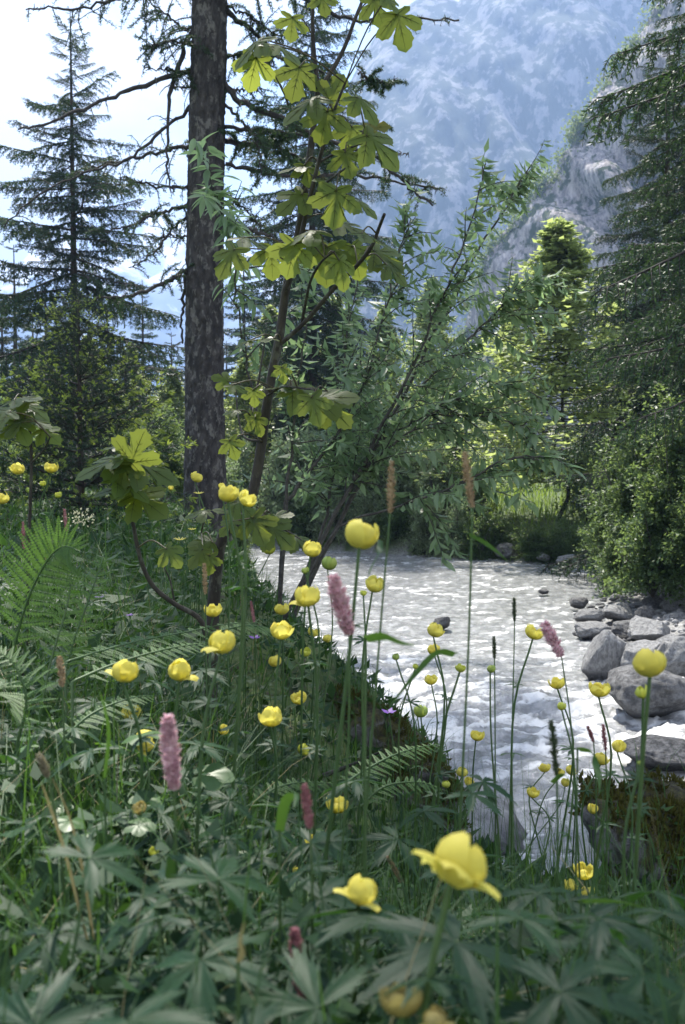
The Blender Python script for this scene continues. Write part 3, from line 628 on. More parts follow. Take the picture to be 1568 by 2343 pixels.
def larch_branch(path, wpx, twigs, needles, seed, hang=.8, d0=LD, tdir=None, dd=0.0, tl=.5, root=LAR_T, cut=True, mat=None, d1=None):
    r = np.random.default_rng(seed); k = len(path)
    ds = np.linspace(d0, d0 + dd if d1 is None else d1, k)
    P = np.array([list(at(a, b, q) - root.location) for (a, b), q in zip(path, ds)])
    n = 30; S = smooth_path(P, n); S[1:-1] += r.normal(0, .012, (n - 2, 3))
    r0 = .82 * wpx / F * d0 / 2; tt = np.linspace(0, 1, n); rr = r0 * (1 - .68 * tt) * (1 + .16 * r.normal(0, 1, n) * .6)
    mb = MB(); mb.tube(S, np.maximum(rr, .006), 6); Pn, Dn = [], []
    for q in range(twigs):
        u = r.uniform(.10, 1); b = np.array([np.interp(u, tt, S[:, j]) for j in range(3)]); ln = tl * r.uniform(.25, 1) * (1.1 - .5 * u)
        d = unit(np.array([r.normal(0, .7) + (tdir or 0), r.normal(0, .7), r.normal(.1, .35)])); pts = [b]; kk = 6
        for i in range(kk): d = unit(d + np.array([0, 0, -hang * .22]) + r.normal(0, .12, 3)); pts.append(pts[-1] + d * ln / kk)
        pts = np.array(pts); mb.tube(pts, np.linspace(.007, .003, kk + 1), 4, 0, False)
        m_ = int(2.2 * needles * ln / .4 * r.uniform(.3, 1.5))
        if m_ > 0:
            v = r.uniform(.1, 1, m_); v = np.round(v * 14) / 14; t2 = np.linspace(0, 1, kk + 1); bb = np.stack([np.interp(v, t2, pts[:, j]) for j in range(3)], 1)
            Pn.append(bb + r.normal(0, .006, (m_, 3))); Dn.append(unit(r.normal(0, 1, (m_, 3)) + np.array([0, 0, -.1])))
    for q in range(int(n * .8)):                     # short dead spurs
        i = r.integers(1, n - 1); d = unit(r.normal(0, 1, 3)); mb.tube([S[i], S[i] + d * r.uniform(.02, .07)], [.006, .003], 4, 0, False)
    o = link('branch', mb.mesh('branch', MAT['bark_branch']), root)
    if Pn:
        Pn = np.vstack(Pn); Dn = np.vstack(Dn); mb = MB(); mb.cards(Pn, Dn, unit(np.cross(Dn, r.normal(0, 1, Dn.shape))), r.uniform(.025, .05, len(Pn)), .009, 0, .1)
        link('needles', mb.mesh('needles', mat or MAT['larch']), o, kind='stuff')
B = [  # left side: path, width, twigs, needles
    ([(462, 158), (400, 172), (330, 195), (270, 215), (200, 245), (140, 268), (90, 287), (42, 296)], 15, 10, 4, .5),
    ([(458, 28), (432, 90), (410, 150), (392, 210), (385, 270), (382, 330), (384, 385), (392, 440)], 15, 8, 3, .5),
    ([(460, 228), (420, 258), (380, 288), (330, 335), (290, 365), (230, 385), (150, 415), (60, 470), (10, 520)], 11, 14, 10, .5),
    ([(460, 330), (400, 342), (340, 352), (280, 366), (230, 378), (185, 392)], 12, 26, 45, .5),
    ([(460, 424), (400, 428), (340, 424), (300, 410), (270, 398)], 9, 18, 35, .4),
    ([(460, 460), (400, 480), (350, 492), (300, 515), (240, 530)], 11, 24, 80, .45),
    ([(460, 498), (420, 500), (380, 545), (340, 590), (295, 612)], 10, 14, 30, .4),
    ([(458, 540), (446, 560), (436, 590), (424, 640), (418, 700), (416, 740), (418, 785)], 16, 8, 0, .3),
    ([(458, 604), (420, 622), (380, 645), (320, 668), (260, 680), (170, 690)], 17, 26, 90, .45),
    ([(462, -30), (400, -20), (330, -15), (250, 2), (170, 20), (110, 18), (60, 22)], 12, 10, 20, .9),
    ([(462, -60), (400, -70), (320, -60), (260, -40), (200, -30)], 12, 34, 46, 1.3),
    ([(462, 60), (420, 65), (390, 40), (350, 10), (310, -25)], 9, 26, 46, .8),
    ([(462, 100), (420, 95), (380, 98), (340, 105)], 8, 20, 80, .5),
    ([(462, 155), (420, 165), (380, 160), (330, 150)], 8, 18, 70, .45),
    ([(462, 198), (420, 200), (385, 196)], 7, 6, 2, .3),
    ([(462, 545), (430, 542), (390, 540), (360, 545)], 8, 14, 20, .4),
]
for i, (pa, wd, tw, nd_, tl) in enumerate(B): larch_branch(pa, wd, tw, nd_, 300 + i, .9, LD, -.2, -.6 + .37 * (i % 4), tl)
B = [
    ([(516, 22), (550, 50), (580, 72), (620, 110), (660, 150), (700, 190), (740, 230)], 16, 22, 60, .6),
    ([(516, 12), (560, 30), (600, 55), (650, 95)], 8, 22, 60, .5),
    ([(512, 190), (540, 228), (580, 246), (640, 268), (700, 300), (780, 330), (860, 360), (920, 410), (945, 435), (990, 470)], 19, 40, 80, .5),
    ([(516, 240), (560, 285), (590, 330), (600, 400)], 9, 22, 80, .5),
    ([(516, 322), (570, 330), (640, 342), (700, 365), (780, 372)], 16, 46, 150, .5),
    ([(516, 375), (580, 390), (650, 404), (760, 400), (860, 405), (940, 424), (1012, 430)], 13, 36, 60, .4),
    ([(516, 440), (560, 480), (600, 520)], 9, 20, 60, .4),
    ([(516, 508), (560, 524), (600, 534), (660, 560)], 17, 14, 20, .4),
    ([(620, -40), (700, 0), (760, 30), (820, 46), (900, 44), (980, 45), (1050, 46)], 14, 26, 18, .4),
    ([(516, 205), (560, 206), (600, 202)], 8, 14, 40, .4),
    ([(516, 130), (560, 120), (620, 128), (690, 150), (760, 170)], 10, 40, 110, .55),
    ([(516, -40), (600, -50), (680, -40), (760, -10)], 12, 40, 90, .9),
    ([(516, 290), (600, 300), (700, 310), (800, 300), (880, 285)], 12, 50, 140, .5),
    ([(820, 170), (850, 180), (880, 190), (905, 185)], 7, 26, 150, .35),
    ([(840, 330), (880, 350), (920, 352), (935, 350)], 5, 8, 5, .2),
]
for i, (pa, wd, tw, nd_, tl) in enumerate(B): larch_branch(pa, wd, tw, nd_, 340 + i, .7, LD, .2, .9 - .5 * (i % 4), tl)

# the larch's crown, added high out of view to shade the near bank
rl = random.Random(99); tp = p1 - p0; mb = MB(); tt = np.linspace(0, 1, 12); mb.tube(np.array(tp) + np.stack([.1 * tt, 0 * tt, 13.5 * tt], 1), .17 * (1 - tt) + .02, 10); link('trunk', mb.mesh('trunk', MAT['bark_larch'], True), LAR_T)
for k in range(58):
    zz = 9.0 + 11.5 * rl.random() ** 1.0; L = 3.4 * (1 - (zz - 6.5) / 16) ** .7 * rl.uniform(.6, 1.1); o = link('branch', rl.choice(LAR), LAR_T); o.location = (tp.x, 0, zz - p0.z); o.scale = (L, L, L); o.rotation_euler = (0, rl.uniform(-.1, .3), rl.uniform(0, 6.28))
# ------------------------------------------------------------------ other conifers
b = at(176, 1100, 17.5)
conifer('spruce_tree', 'slender spruce left of the larch with its tip against the clouds', b.x, 17.5, at(176, 10, 17.5).z - hz(b.x, 17.5), 2.5, .9, 34, SPR[:2] + LAR[:4], MAT['bark_spruce'], .085, 41, (.0, 0), (-.38, .45), .72, 5, (.35, 1.12))
b = at(186, 1150, 7.6)
conifer('young_spruce', 'young spruce with bright yellow green shoot tips at the meadow edge', b.x, 7.6, at(182, 655, 7.6).z - hz(b.x, 7.6), .95, .25, 14, TIP, MAT['bark_spruce'], .028, 42, (0, 0), (.0, .7), .8, 6, (.7, 1.1))
b = at(1745, 1100, 9.6)
conifer('larch_tree', 'drooping dark green larch hanging in from the right edge', b.x, 9.6, 9.5, 1.95, 2.2, 22, LAR, MAT['bark_spruce'], .16, 43, (0, 0), (-.25, .1), .30, 6, (.45, 1.1))
b = at(1515, 1100, 14.5)
conifer('spruce_tree', 'dense dark spruce behind the right hand bush', b.x, 14.5, 7.2, 1.7, .2, 28, SPR + LAR[:2], MAT['bark_spruce'], .10, 44, (0, 0), (-.35, .3), .55, 6, (.6, 1.1))
b = at(1640, 1100, 12.2)
conifer('larch_tree', 'dark larch filling the right edge behind the drooping one', b.x, 12.2, 8.2, 1.75, .9, 26, LAR, MAT['bark_spruce'], .12, 48, (0, 0), (-.3, .2), .40, 6, (.5, 1.1))
b = at(716, 1100, 24)
conifer('larch_tree', 'feathery larch directly behind the sycamore sapling', b.x, 24, at(716, -140, 24).z, 2.6, 2.2, 36, LAR + SPR[:1], MAT['bark_spruce'], .14, 45, (0, 0), (-.3, .25), .45, 5, (.45, 1.05))
for a in [(40, 30, 560, 0, 'spruce at the left edge of the picture behind the slender one', 1.1), (110, 26, 640, 0, 'dark spruce just left behind the slender spruce', 1.2), (250, 28, 690, 0, 'dark spruce between the slender spruce and the larch trunk', 1.15),
          (330, 34, 640, 1, 'pointed spruce in the gap left of the larch trunk', 1.0), (395, 30, 760, 0, 'low dark spruce close to the left side of the larch trunk', 1.2), (-60, 22, 480, 0, 'spruce cut by the left edge of the picture', 1.1),
          (560, 33, 560, 0, 'spruce just right of the larch trunk', 1.1), (630, 40, 470, 0, 'spruce half hidden behind the sycamore stem', 1.0), 
          (1425, 24, 560, 0, 'dark conifer right of the pale tree', 1.1), (1490, 20, 470, 0, 'tall conifer behind the drooping larch', 1.15), (10, 21, 700, 0, 'dense low spruce at the left edge under the slender one', 1.5), (170, 23, 740, 0, 'dense dark spruce straight behind the young spruce', 1.5), (290, 24, 800, 0, 'bushy low spruce right of the young spruce', 1.6), (370, 26, 850, 1, 'bushy low larch just left of the larch trunk', 1.7), (430, 38, 800, 0, 'far spruce hidden half by the larch trunk', 1.5), (225, 40, 760, 0, 'far spruce tip seen through the left branches', 1.4), (80, 38, 700, 0, 'far spruce behind the left thicket', 1.4), (690, 45, 700, 0, 'far spruce behind the sycamore stem fork', 1.5), (520, 28, 780, 0, 'dark spruce touching the right side of the larch trunk', 1.4)]:
    far_conifer(*a)
# ------------------------------------------------------------------ broadleaf crowns
def leaf_cloud(mb, C, r, n, L, Wf, rs, mi=0, flat=.75, updir=.15, droop=0.1):
    P = C + r.normal(0, 1, (n, 3)) * rs * np.array([1, 1, flat])
    D = unit(r.normal(0, 1, (n, 3)) * np.array([1, 1, .55]) + np.array([0, 0, -updir])); S = unit(np.cross(D, r.normal(0, .5, (n, 3)) + np.array([0, 0, 1])))
    ll = L * r.uniform(.6, 1.25, n); mb.cards(P, D, S, ll, ll * Wf, mi, .14, droop)
def broad_crown(seed, shape, nclump, per, L, Wf, rs, mats, fill=.35, zs=1.0):
    """unit crown: shape(u) gives the radius at height u of 0..1"""
    r = np.random.default_rng(seed); mb = MB()
    for k in range(nclump):
        u = r.uniform(0, 1); a = r.uniform(0, 6.28); rad = shape(u) * math.sqrt(r.uniform(fill, 1)) * (1 + .45 * float(vnoise(a * 1.5, u * 6, 0, seed)))
        c = np.array([math.cos(a) * rad, math.sin(a) * rad, u * zs]); leaf_cloud(mb, c, r, per, L, Wf, rs * r.uniform(.6, 1.3))
        if k % 40 == 0: mb.tube([[0, 0, max(u - .12, 0)], list(c * np.array([.5, .5, 1]) - np.array([0, 0, .05])), list(c)], [.004, .003, .001], 4, 1, False)
    return mb.mesh('crown', mats)
def broad_trunk(H, r0, seed, mat, nb=7, spread=.25):
    r = np.random.default_rng(seed); mb = MB(); t = np.linspace(0, 1, 12); P = np.stack([r.normal(0, .02, 12).cumsum(), r.normal(0, .02, 12).cumsum(), t * H], 1); P[0, :2] = 0
    mb.tube(P, r0 * (1 - .9 * t), 8)
    for k in range(nb):
        i = r.integers(3, 10); a = r.uniform(0, 6.28); q = P[i]; e = q + np.array([math.cos(a) * spread, math.sin(a) * spread, spread * .9]) * H
        mb.tube(smooth_path([q, (q + e) / 2 + np.array([0, 0, -.03 * H]), e], 7), np.linspace(r0 * .4, .003, 7), 5)
    return mb.mesh('trunk', mat, True)
def branch_crown(seed, shape, nb, per, L, Wf, rs, mats):
    r = np.random.default_rng(seed); mb = MB()
    for k in range(nb):
        u = (k + r.uniform(0, 1)) / nb; a = r.uniform(0, 6.283); ln = shape(u) * r.uniform(.55, 1.35); rise = r.uniform(.0, .10) * (1 - u)
        for q in np.arange(.25, 1.01, .16):
            c = np.array([math.cos(a) * ln * q, math.sin(a) * ln * q, u + rise * q - .05 * q * q]); leaf_cloud(mb, c + r.normal(0, .008, 3), r, int(per * r.uniform(.5, 1.4)), L, Wf, rs * (1.25 - .6 * q) * (1.2 - .9 * u))
        mb.tube([[0, 0, u], [math.cos(a) * ln * .9, math.sin(a) * ln * .9, u + rise * .9 - .04]], [.0022, .0008], 3, 1, False)
    return mb.mesh('crown', mats)
cone = lambda u: .38 * (1 - u) ** 1.0 * (.55 + .45 * min(1, u * 6)) + .012
ball = lambda u: .5 * math.sqrt(max(0, 1 - (2 * u - 1) ** 2)) * .98 + .02
dome = lambda u: .62 * math.sqrt(max(0, 1 - u ** 2)) + .02
BT = broad_trunk(1.0, .008, 5, MAT['bark_willow'], 3, .07)
BIRCH = [branch_crown(50 + i, cone, 230, 13, .020, .62, .024, [MAT['birch'], MAT['bark_willow']]) for i in range(2)]
def broad_tree(px, d, top_py, me, wide, label, name='broadleaf_tree', group=None, tw=1.0, z=None, lift=.08):
    b = at(px, 1050, d); z = (hz(b.x, d) - .1) if z is None else z; H = at(px, top_py, d).z - z
    T = thing(name, label, 'tree', (b.x, d, z), group)
    o = link('trunk', BT, T); o.scale = (H * tw, H * tw, H); o.rotation_euler = (0, 0, px)
    o = link('crown', me, T); o.scale = (H * wide, H * wide, H * (1 - lift)); o.location = (0, 0, H * lift); o.rotation_euler = (0, 0, px * 1.3)
    return T
broad_tree(1272, 18.9, 505, BIRCH[0], 1.5, 'pale green slender tree standing in the meadow beyond the river', lift=.14)
broad_tree(1395, 22, 640, BIRCH[1], .8, 'smaller pale tree in front of the dark conifers on the right', lift=.1)
broad_tree(1165, 30, 690, BIRCH[1], .8, 'yellowish sunlit tree farther back left of the slender pale tree', lift=.1)
for i, (px, d, ty, wd) in enumerate([(985, 31, 640, 1.0), (880, 28, 700, 1.0), (770, 27, 680, 1.0), (620, 26, 700, 1.0), (560, 23, 820, 1.2), (110, 25, 800, 1.2), (300, 27, 790, 1.2), (395, 25, 840, 1.3), (205, 31, 770, 1.2)]):
    broad_tree(px, d, ty, BIRCH[i % 2], wd, ['grey green tree behind the upper willow twigs', 'grey green tree behind the middle of the willow', 'grey green tree right behind the bent sycamore stem', 'dim green tree just right of the larch trunk', 'low green tree at the right foot of the larch trunk', 'green tree at the left below the slender spruce', 'green tree between the young spruce and the larch trunk', 'low green tree just left of the larch trunk', 'green tree straight behind the young spruce'][i])
# shrubs
def bush_mesh(seed, mats, L, n=330, per=24, shape=dome, rs=.042): return broad_crown(seed, shape, n, per, L, .5, rs, mats, .30)
def bush_crown(seed, mats, nb, per, L, zs, rs=.05):
    r = np.random.default_rng(seed); mb = MB()
    for k in range(nb):
        a = r.uniform(0, 6.283); el = math.asin(r.uniform(.05, 1)); q1 = r.uniform(.62, 1.15); e = np.array([math.cos(a) * math.cos(el) * .6, math.sin(a) * math.cos(el) * .6, math.sin(el) * zs]) * q1
        m = e * np.array([.35, .35, .62]) + np.array([0, 0, .12 * zs]); P = smooth_path([np.zeros(3), m, e], 9); mb.tube(P, np.linspace(.008, .002, 9), 4, 1, False)
        for i in range(3, 9): leaf_cloud(mb, P[i] + r.normal(0, .02, 3), r, int(per * r.uniform(.4, 1.4)), L, .52, rs * r.uniform(.6, 1.3), 0, .8, .1)
    return mb.mesh('crown', mats)
BUSH = [bush_crown(70 + i, [MAT['bush'], MAT['bark_willow']], 70, 22, .058, 1.0) for i in range(3)]
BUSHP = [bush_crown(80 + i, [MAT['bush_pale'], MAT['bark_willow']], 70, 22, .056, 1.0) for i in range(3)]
BUSHT = [bush_crown(75 + i, [MAT['bush'], MAT['bark_willow']], 120, 24, .066, 2.3, .06) for i in range(3)]
def stems_mesh(seed):
    r = np.random.default_rng(seed); mb = MB()
    for k in range(9):
        a = r.uniform(0, 6.28); e = np.array([math.cos(a) * r.uniform(.1, .45), math.sin(a) * r.uniform(.1, .45), r.uniform(.5, .9)]); mb.tube(smooth_path([[0, 0, 0], e * np.array([.35, .35, .55]), e], 8), np.linspace(.016, .003, 8), 5)
    return mb.mesh('stems', MAT['bark_willow'], True)
STM = [stems_mesh(i) for i in range(2)]
def bush(px, d, top_py, wpx, me, label, group=None, base=None, depth=.9):
    b = at(px, 1050, d); z = (hz(b.x, d) - .05) if base is None else base; H = at(px, top_py, d).z - z; wm = wpx / F * d
    T = thing('bush', label, 'bush', (b.x, d, z), group)
    o = link('stems', STM[int(px) % 2], T); o.scale = (wm, wm * depth, H * .9)
    tall = H / (wm * .8) > 1.6 and me in BUSH
    if tall: me = BUSHT[BUSH.index(me)]
    o = link('crown', me, T); o.scale = (wm * .8, wm * .8 * depth, H / 2.3 if tall else H); o.rotation_euler = (0, 0, px * .7)
G1 = 'shrubs along the far bank'
FB = [(545, 21.5, 1020, 170, 1, 'grey green shrub on the far bank right of the larch foot'), (640, 20.6, 990, 190, 1, 'pale shrub on the far bank behind the sycamore stem'), (735, 20.2, 960, 200, 1, 'tall pale shrub on the far bank behind the willow stems'),
      (830, 19.8, 1000, 190, 0, 'shrub on the far bank below the middle of the willow'), (915, 19.4, 990, 190, 1, 'pale shrub on the far bank left of the left brown seed head'), (1000, 19.0, 1010, 190, 1, 'pale shrub on the far bank between the two brown seed heads'),
      (1075, 18.6, 1060, 160, 0, 'green shrub on the far bank behind the right brown seed head'), (1140, 17.8, 1180, 110, 0, 'low dark shrub where the far meadow meets the water'), (1220, 17.2, 1200, 120, 0, 'low shrub hanging over the far water edge'), (1300, 16.9, 1190, 120, 0, 'dark shrub at the far water edge beside the bushy bank'),
      (1350, 18.5, 1010, 150, 0, 'leafy shrub right of the meadow strip'), (690, 23.5, 900, 220, 0, 'dim shrub in the second row behind the sycamore'), (860, 23, 860, 260, 0, 'dim shrub in the second row behind the willow'), (1030, 23, 880, 240, 0, 'dim shrub in the second row left of the meadow'), (480, 24, 1000, 180, 0, 'shrub hidden half behind the larch trunk'), (400, 23, 980, 170, 1, 'shrub left of the larch trunk across the water'), (320, 22, 960, 180, 0, 'dark shrub behind the sycamore seedling')]
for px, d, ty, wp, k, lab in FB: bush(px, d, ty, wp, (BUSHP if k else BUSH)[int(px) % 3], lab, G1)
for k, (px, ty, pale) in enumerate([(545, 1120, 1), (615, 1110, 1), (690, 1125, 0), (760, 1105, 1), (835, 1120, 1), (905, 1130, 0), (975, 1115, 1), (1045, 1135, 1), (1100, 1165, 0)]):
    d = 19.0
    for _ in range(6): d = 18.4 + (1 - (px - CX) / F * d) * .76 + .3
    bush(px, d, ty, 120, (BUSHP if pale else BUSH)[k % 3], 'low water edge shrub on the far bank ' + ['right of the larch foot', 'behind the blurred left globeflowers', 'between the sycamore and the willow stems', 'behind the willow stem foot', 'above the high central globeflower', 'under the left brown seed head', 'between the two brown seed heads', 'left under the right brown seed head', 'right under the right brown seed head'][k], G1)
G2 = 'bushes overhanging the gravel bar'
RB = [(1455, 11.9, 960, 200, 0, 'dense dark bush at the left end of the gravel bar bank'), (1540, 11.0, 880, 220, 0, 'tall dense bush at the right edge above the stones'), (1405, 13.2, 1000, 150, 0, 'dark green bush behind the overhanging bank'), (1500, 10.9, 1120, 240, 0, 'low dark bush drooping over the upper stones'), (1430, 11.6, 1180, 130, 0, 'dark leafy shrub with grass at the river corner'), (1600, 10.4, 1000, 200, 0, 'bush cut by the right edge above the gravel')]
for px, d, ty, wp, k, lab in RB: bush(px, d, ty, wp, BUSH[int(px) % 3], lab, G2, base=-.72)
# left thicket behind the flowers
G3 = 'undergrowth shrubs left of the larch'
for px, d, ty, wp, k, lab in [(60, 11, 990, 190, 0, 'dark shrub at the left edge behind the yellow flowers'), (290, 12.5, 960, 180, 0, 'dark shrub behind the young spruce'), (385, 13.5, 920, 140, 0, 'shadowed shrub beside the left of the larch trunk'), (-20, 9, 900, 160, 0, 'shrub cut by the left edge'), (540, 15.0, 1080, 100, 1, 'small shrub on the near bank right of the larch foot'), (330, 10, 1080, 120, 0, 'low shrub in front of the larch')]: bush(px, d, ty, wp, BUSH[int(px) % 3], lab, G3)

# ------------------------------------------------------------------ willow
rn = np.random.default_rng(90); rw = random.Random(90)
wb = at(655, 1420, 5.4); wb.z = hz(wb.x, wb.y) - .1
WIL = thing('willow_shrub', 'arching willow with narrow glossy leaves leaning over the river', 'shrub', wb)
WS = [([(640, 1440), (720, 1262), (800, 1120), (840, 1045), (900, 925), (960, 800), (1010, 680), (1060, 560), (1095, 450), (1112, 372)], 13, 5.4, 5.6),
      ([(668, 1420), (780, 1185), (850, 1050), (890, 960), (950, 850), (1010, 730), (1080, 600), (1140, 500), (1180, 430), (1206, 402)], 12, 5.5, 6.0),
      ([(640, 1400), (655, 1160), (668, 1040), (675, 950), (690, 820), (700, 700), (690, 600)], 10, 5.3, 5.2),
      ([(640, 1390), (650, 1180), (700, 1090), (770, 1000), (840, 860), (880, 720), (910, 600), (940, 500)], 11, 5.3, 5.4),
      ([(700, 1330), (780, 1205), (900, 1165), (1000, 1130), (1090, 1085), (1180, 1050), (1250, 1045), (1310, 1075)], 8, 5.3, 5.0),
      ([(830, 1060), (900, 960), (980, 870), (1060, 790), (1130, 715), (1190, 655), (1225, 640)], 8, 5.5, 5.8),
      ([(760, 1190), (830, 1080), (930, 990), (1030, 920), (1130, 880), (1190, 890)], 8, 5.5, 5.3),
      ([(680, 1380), (740, 1210), (760, 1080), (780, 930), (790, 800), (810, 680), (830, 560)], 9, 5.4, 6.2),
      ([(870, 1010), (960, 960), (1080, 950), (1170, 965), (1240, 1000)], 6, 5.6, 5.1),
      ([(600, 1000), (570, 850), (545, 700), (530, 560), (500, 470), (480, 430)], 7, 4.6, 4.3)]
tips = []; skel = []
for i, (pa, wd, d0, d1) in enumerate(WS):
    ds = np.linspace(d0, d1, len(pa)); P = smooth_path([at(a, b, q) for (a, b), q in zip(pa, ds)], 30) - np.array(wb)
    P[2:-1] += rn.normal(0, .006, (27, 3)); mb = MB(); r0 = wd / F * d0 / 2
    if i in (5, 6, 8, 9): r0 *= .8
    mb.tube(P, np.linspace(r0, .003, 30), 6); subs = []
    for q in range(30 if i not in (2, 4, 6, 8, 9) else 13):
        u = rn.uniform(.22 if i != 4 else .3, 1); k = int(u * 29); b = P[k]; dm = unit(P[min(k + 1, 29)] - P[max(k - 1, 0)]); ln = rn.uniform(.15, .55) * (1.15 - .6 * u)
        d = unit(dm + rn.normal(0, .65, 3) + np.array([.15, 0, .05])); pts = [b]
        for z in range(6): d = unit(d + np.array([.03, 0, -.08]) + rn.normal(0, .08, 3)); pts.append(pts[-1] + d * ln / 6)
        pts = np.array(pts); mb.tube(pts, np.linspace(.004, .0015, 7), 4, 0, False); subs.append(pts)
    link('branch', mb.mesh('branch', MAT['bark_willow'], True), WIL)
    subs.append(P[16:]); skel += [(s_, i) for s_ in subs]
LP, LDR, LS = [], [], []
for pts, i in skel:
    ln = np.linalg.norm(np.diff(pts, axis=0), axis=1).sum(); nl = int(ln / .015)
    for k in range(nl):
        u = (k + rn.uniform(0, 1)) / nl * (len(pts) - 1); j = min(int(u), len(pts) - 2); b = pts[j] + (pts[j + 1] - pts[j]) * (u - j); dm = unit(pts[j + 1] - pts[j])
        sd = unit(np.cross(dm, rn.normal(0, 1, 3))); d = unit(dm * .4 + sd * .8 + np.array([.08, 0, -.5])); LP.append(b); LDR.append(d); LS.append(rn.uniform(.05, .098))
LP, LDR, LS = np.array(LP), np.array(LDR), np.array(LS)
def lance_mesh(seed):
    r = random.Random(seed); mb = MB(); nseg = 6; V = []; arc = r.uniform(.05, .22)
    for i in range(nseg + 1):
        t = i / nseg; wv = .15 * math.sin(math.pi * min(1, t * .97 + .03) ** .8) + .004; z = -arc * t * t
        V += [(-wv, t, z + wv * .45), (0, t, z), (wv, t, z + wv * .45)]
    mb.grid(np.array(V), nseg + 1, 3); return mb.mesh('leaf', MAT['willow'], True)
LNC = [lance_mesh(i) for i in range(4)]
order = rn.permutation(len(LP)); front = order[np.argsort(LP[order][:, 1] - .25 * rn.uniform(0, 1, len(order)) - LS[order] * 8)][:300]
isf = np.zeros(len(LP), bool); isf[front] = True
for k in front:
    up_ = Vector((rn.normal(0, .35), rn.normal(-.1, .3), 1)); link('leaf', LNC[k % 4], WIL, M=basis(Vector(LP[k]), LDR[k], up_, LS[k] * 1.1))
Q = ~isf; mb = MB(); N = int(Q.sum()); Sd = unit(np.cross(LDR[Q], rn.normal(0, .35, (N, 3)) + np.array([0, 0, 1.0]))); mb.cards(LP[Q], LDR[Q], Sd, LS[Q] * 1.1, LS[Q] * .36, 0, .22, .12)
link('foliage', mb.mesh('foliage', MAT['willow']), WIL, kind='stuff')
print('willow leaves', len(LP))

# ------------------------------------------------------------------ sycamore sapling
def maple_leaf(seed, mat, droop=.22):
    r = random.Random(seed)
    half = [(.04, -.05), (.12, -.10), (.22, -.13), (.30, -.17), (.46, -.15), (.42, -.07), (.40, .0), (.22, .10), (.40, .11), (.47, .13), (.53, .19), (.62, .25), (.73, .40), (.61, .43), (.56, .52), (.45, .53), (.41, .56), (.30, .505), (.13, .38), (.20, .495), (.25, .58), (.26, .65), (.33, .73), (.24, .785), (.20, .87), (.10, .92)]
    half = [(a * r.uniform(.94, 1.06), b * r.uniform(.96, 1.04)) for a, b in half]
    outl = [(0, 0)] + half + [(0, 1.0)] + [(-a * r.uniform(.95, 1.05), b) for a, b in reversed(half)]
    c = (0, .20); V = [(c[0], c[1], .03)]; n = len(outl)
    lobes = [math.radians(a) for a in (90, 30, 150, -28, 208)]
    def zf(x, y):
        rr = math.hypot(x, y - .05); a = math.atan2(y - .05, x); dv = min(abs((a - q + math.pi) % (2 * math.pi) - math.pi) for q in lobes)
        return -droop * rr ** 1.7 - .05 * abs(x) + .12 * rr * min(dv, .42) ** 1.1
    for f in (.45, .78, 1.0): V += [(c[0] + (x - c[0]) * f, c[1] + (y - c[1]) * f, zf(c[0] + (x - c[0]) * f, c[1] + (y - c[1]) * f)) for x, y in outl]
    Fq = [[1 + i + k * n, 1 + (i + 1) % n + k * n, 1 + (i + 1) % n + (k + 1) * n, 1 + i + (k + 1) * n] for k in range(2) for i in range(n)]; Ft = [[0, 1 + (i + 1) % n, 1 + i] for i in range(n)]
    mb = MB(); mb.add(V, Ft); mb.add(np.zeros((0, 3)), np.array(Fq) - len(V))
    vb = MB()
    for q, ln in zip(lobes, (.86, .66, .66, .40, .40)):
        for off in (-.006, .006):
            t_ = np.linspace(0, 1, 7) * ln; vb.tube([(math.cos(q) * u, .05 + math.sin(q) * u, zf(math.cos(q) * u, .05 + math.sin(q) * u) + off) for u in t_], np.linspace(.009, .003, 7), 4, 0, False)
            if ln > .5:
                for u, sd in ((.35, 1), (.35, -1), (.55, 1), (.55, -1)):
                    a2 = q + sd * .7; p0_ = (math.cos(q) * u * ln, .05 + math.sin(q) * u * ln); p1_ = (p0_[0] + math.cos(a2) * .13, p0_[1] + math.sin(a2) * .13); vb.tube([(p0_[0], p0_[1], zf(*p0_) + off), (p1_[0], p1_[1], zf(*p1_) + off)], [.005, .002], 4, 0, False)
    VEIN[len(VEIN)] = vb.mesh('veins', MAT['vein'])
    return mb.mesh('leaf', mat, True)
VEIN = {}; MAT['vein'] = leaf_mat('leaf_vein', (.07, .085, .02), (.08, .09, .02), (.11, .13, .02), .4, .5, .3, .1, 20)
ML = [maple_leaf(i, MAT['maple'], .12 + .08 * i) for i in range(4)]; MY = [maple_leaf(9, MAT['maple_young'], .2)]
rs = random.Random(5); SD = 2.95
sb = at(480, 1440, SD); sb.z = hz(sb.x, sb.y) - .08
SYC = thing('sycamore_sapling', 'tall bent sycamore sapling with translucent lobed leaves', 'tree', sb)
def stem_of(root, paths, mat, nm='branch', d0=SD):
    sk = []
    for k, (pa, w0, w1, dd) in enumerate(paths):
        ds = np.linspace(d0, d0 + dd, len(pa)); P = smooth_path([at(a, b, q) for (a, b), q in zip(pa, ds)], 36) - np.array(root.location)
        if k == 0: P[0] = (0, 0, 0) if nm == 'trunk' else P[0]
        mb = MB(); mb.tube(P, np.linspace(w0, w1, 36) / F * d0 / 2, 8); link('trunk' if k == 0 else 'branch', mb.mesh('branch', mat, True), root); sk.append(P)
    return np.vstack(sk)
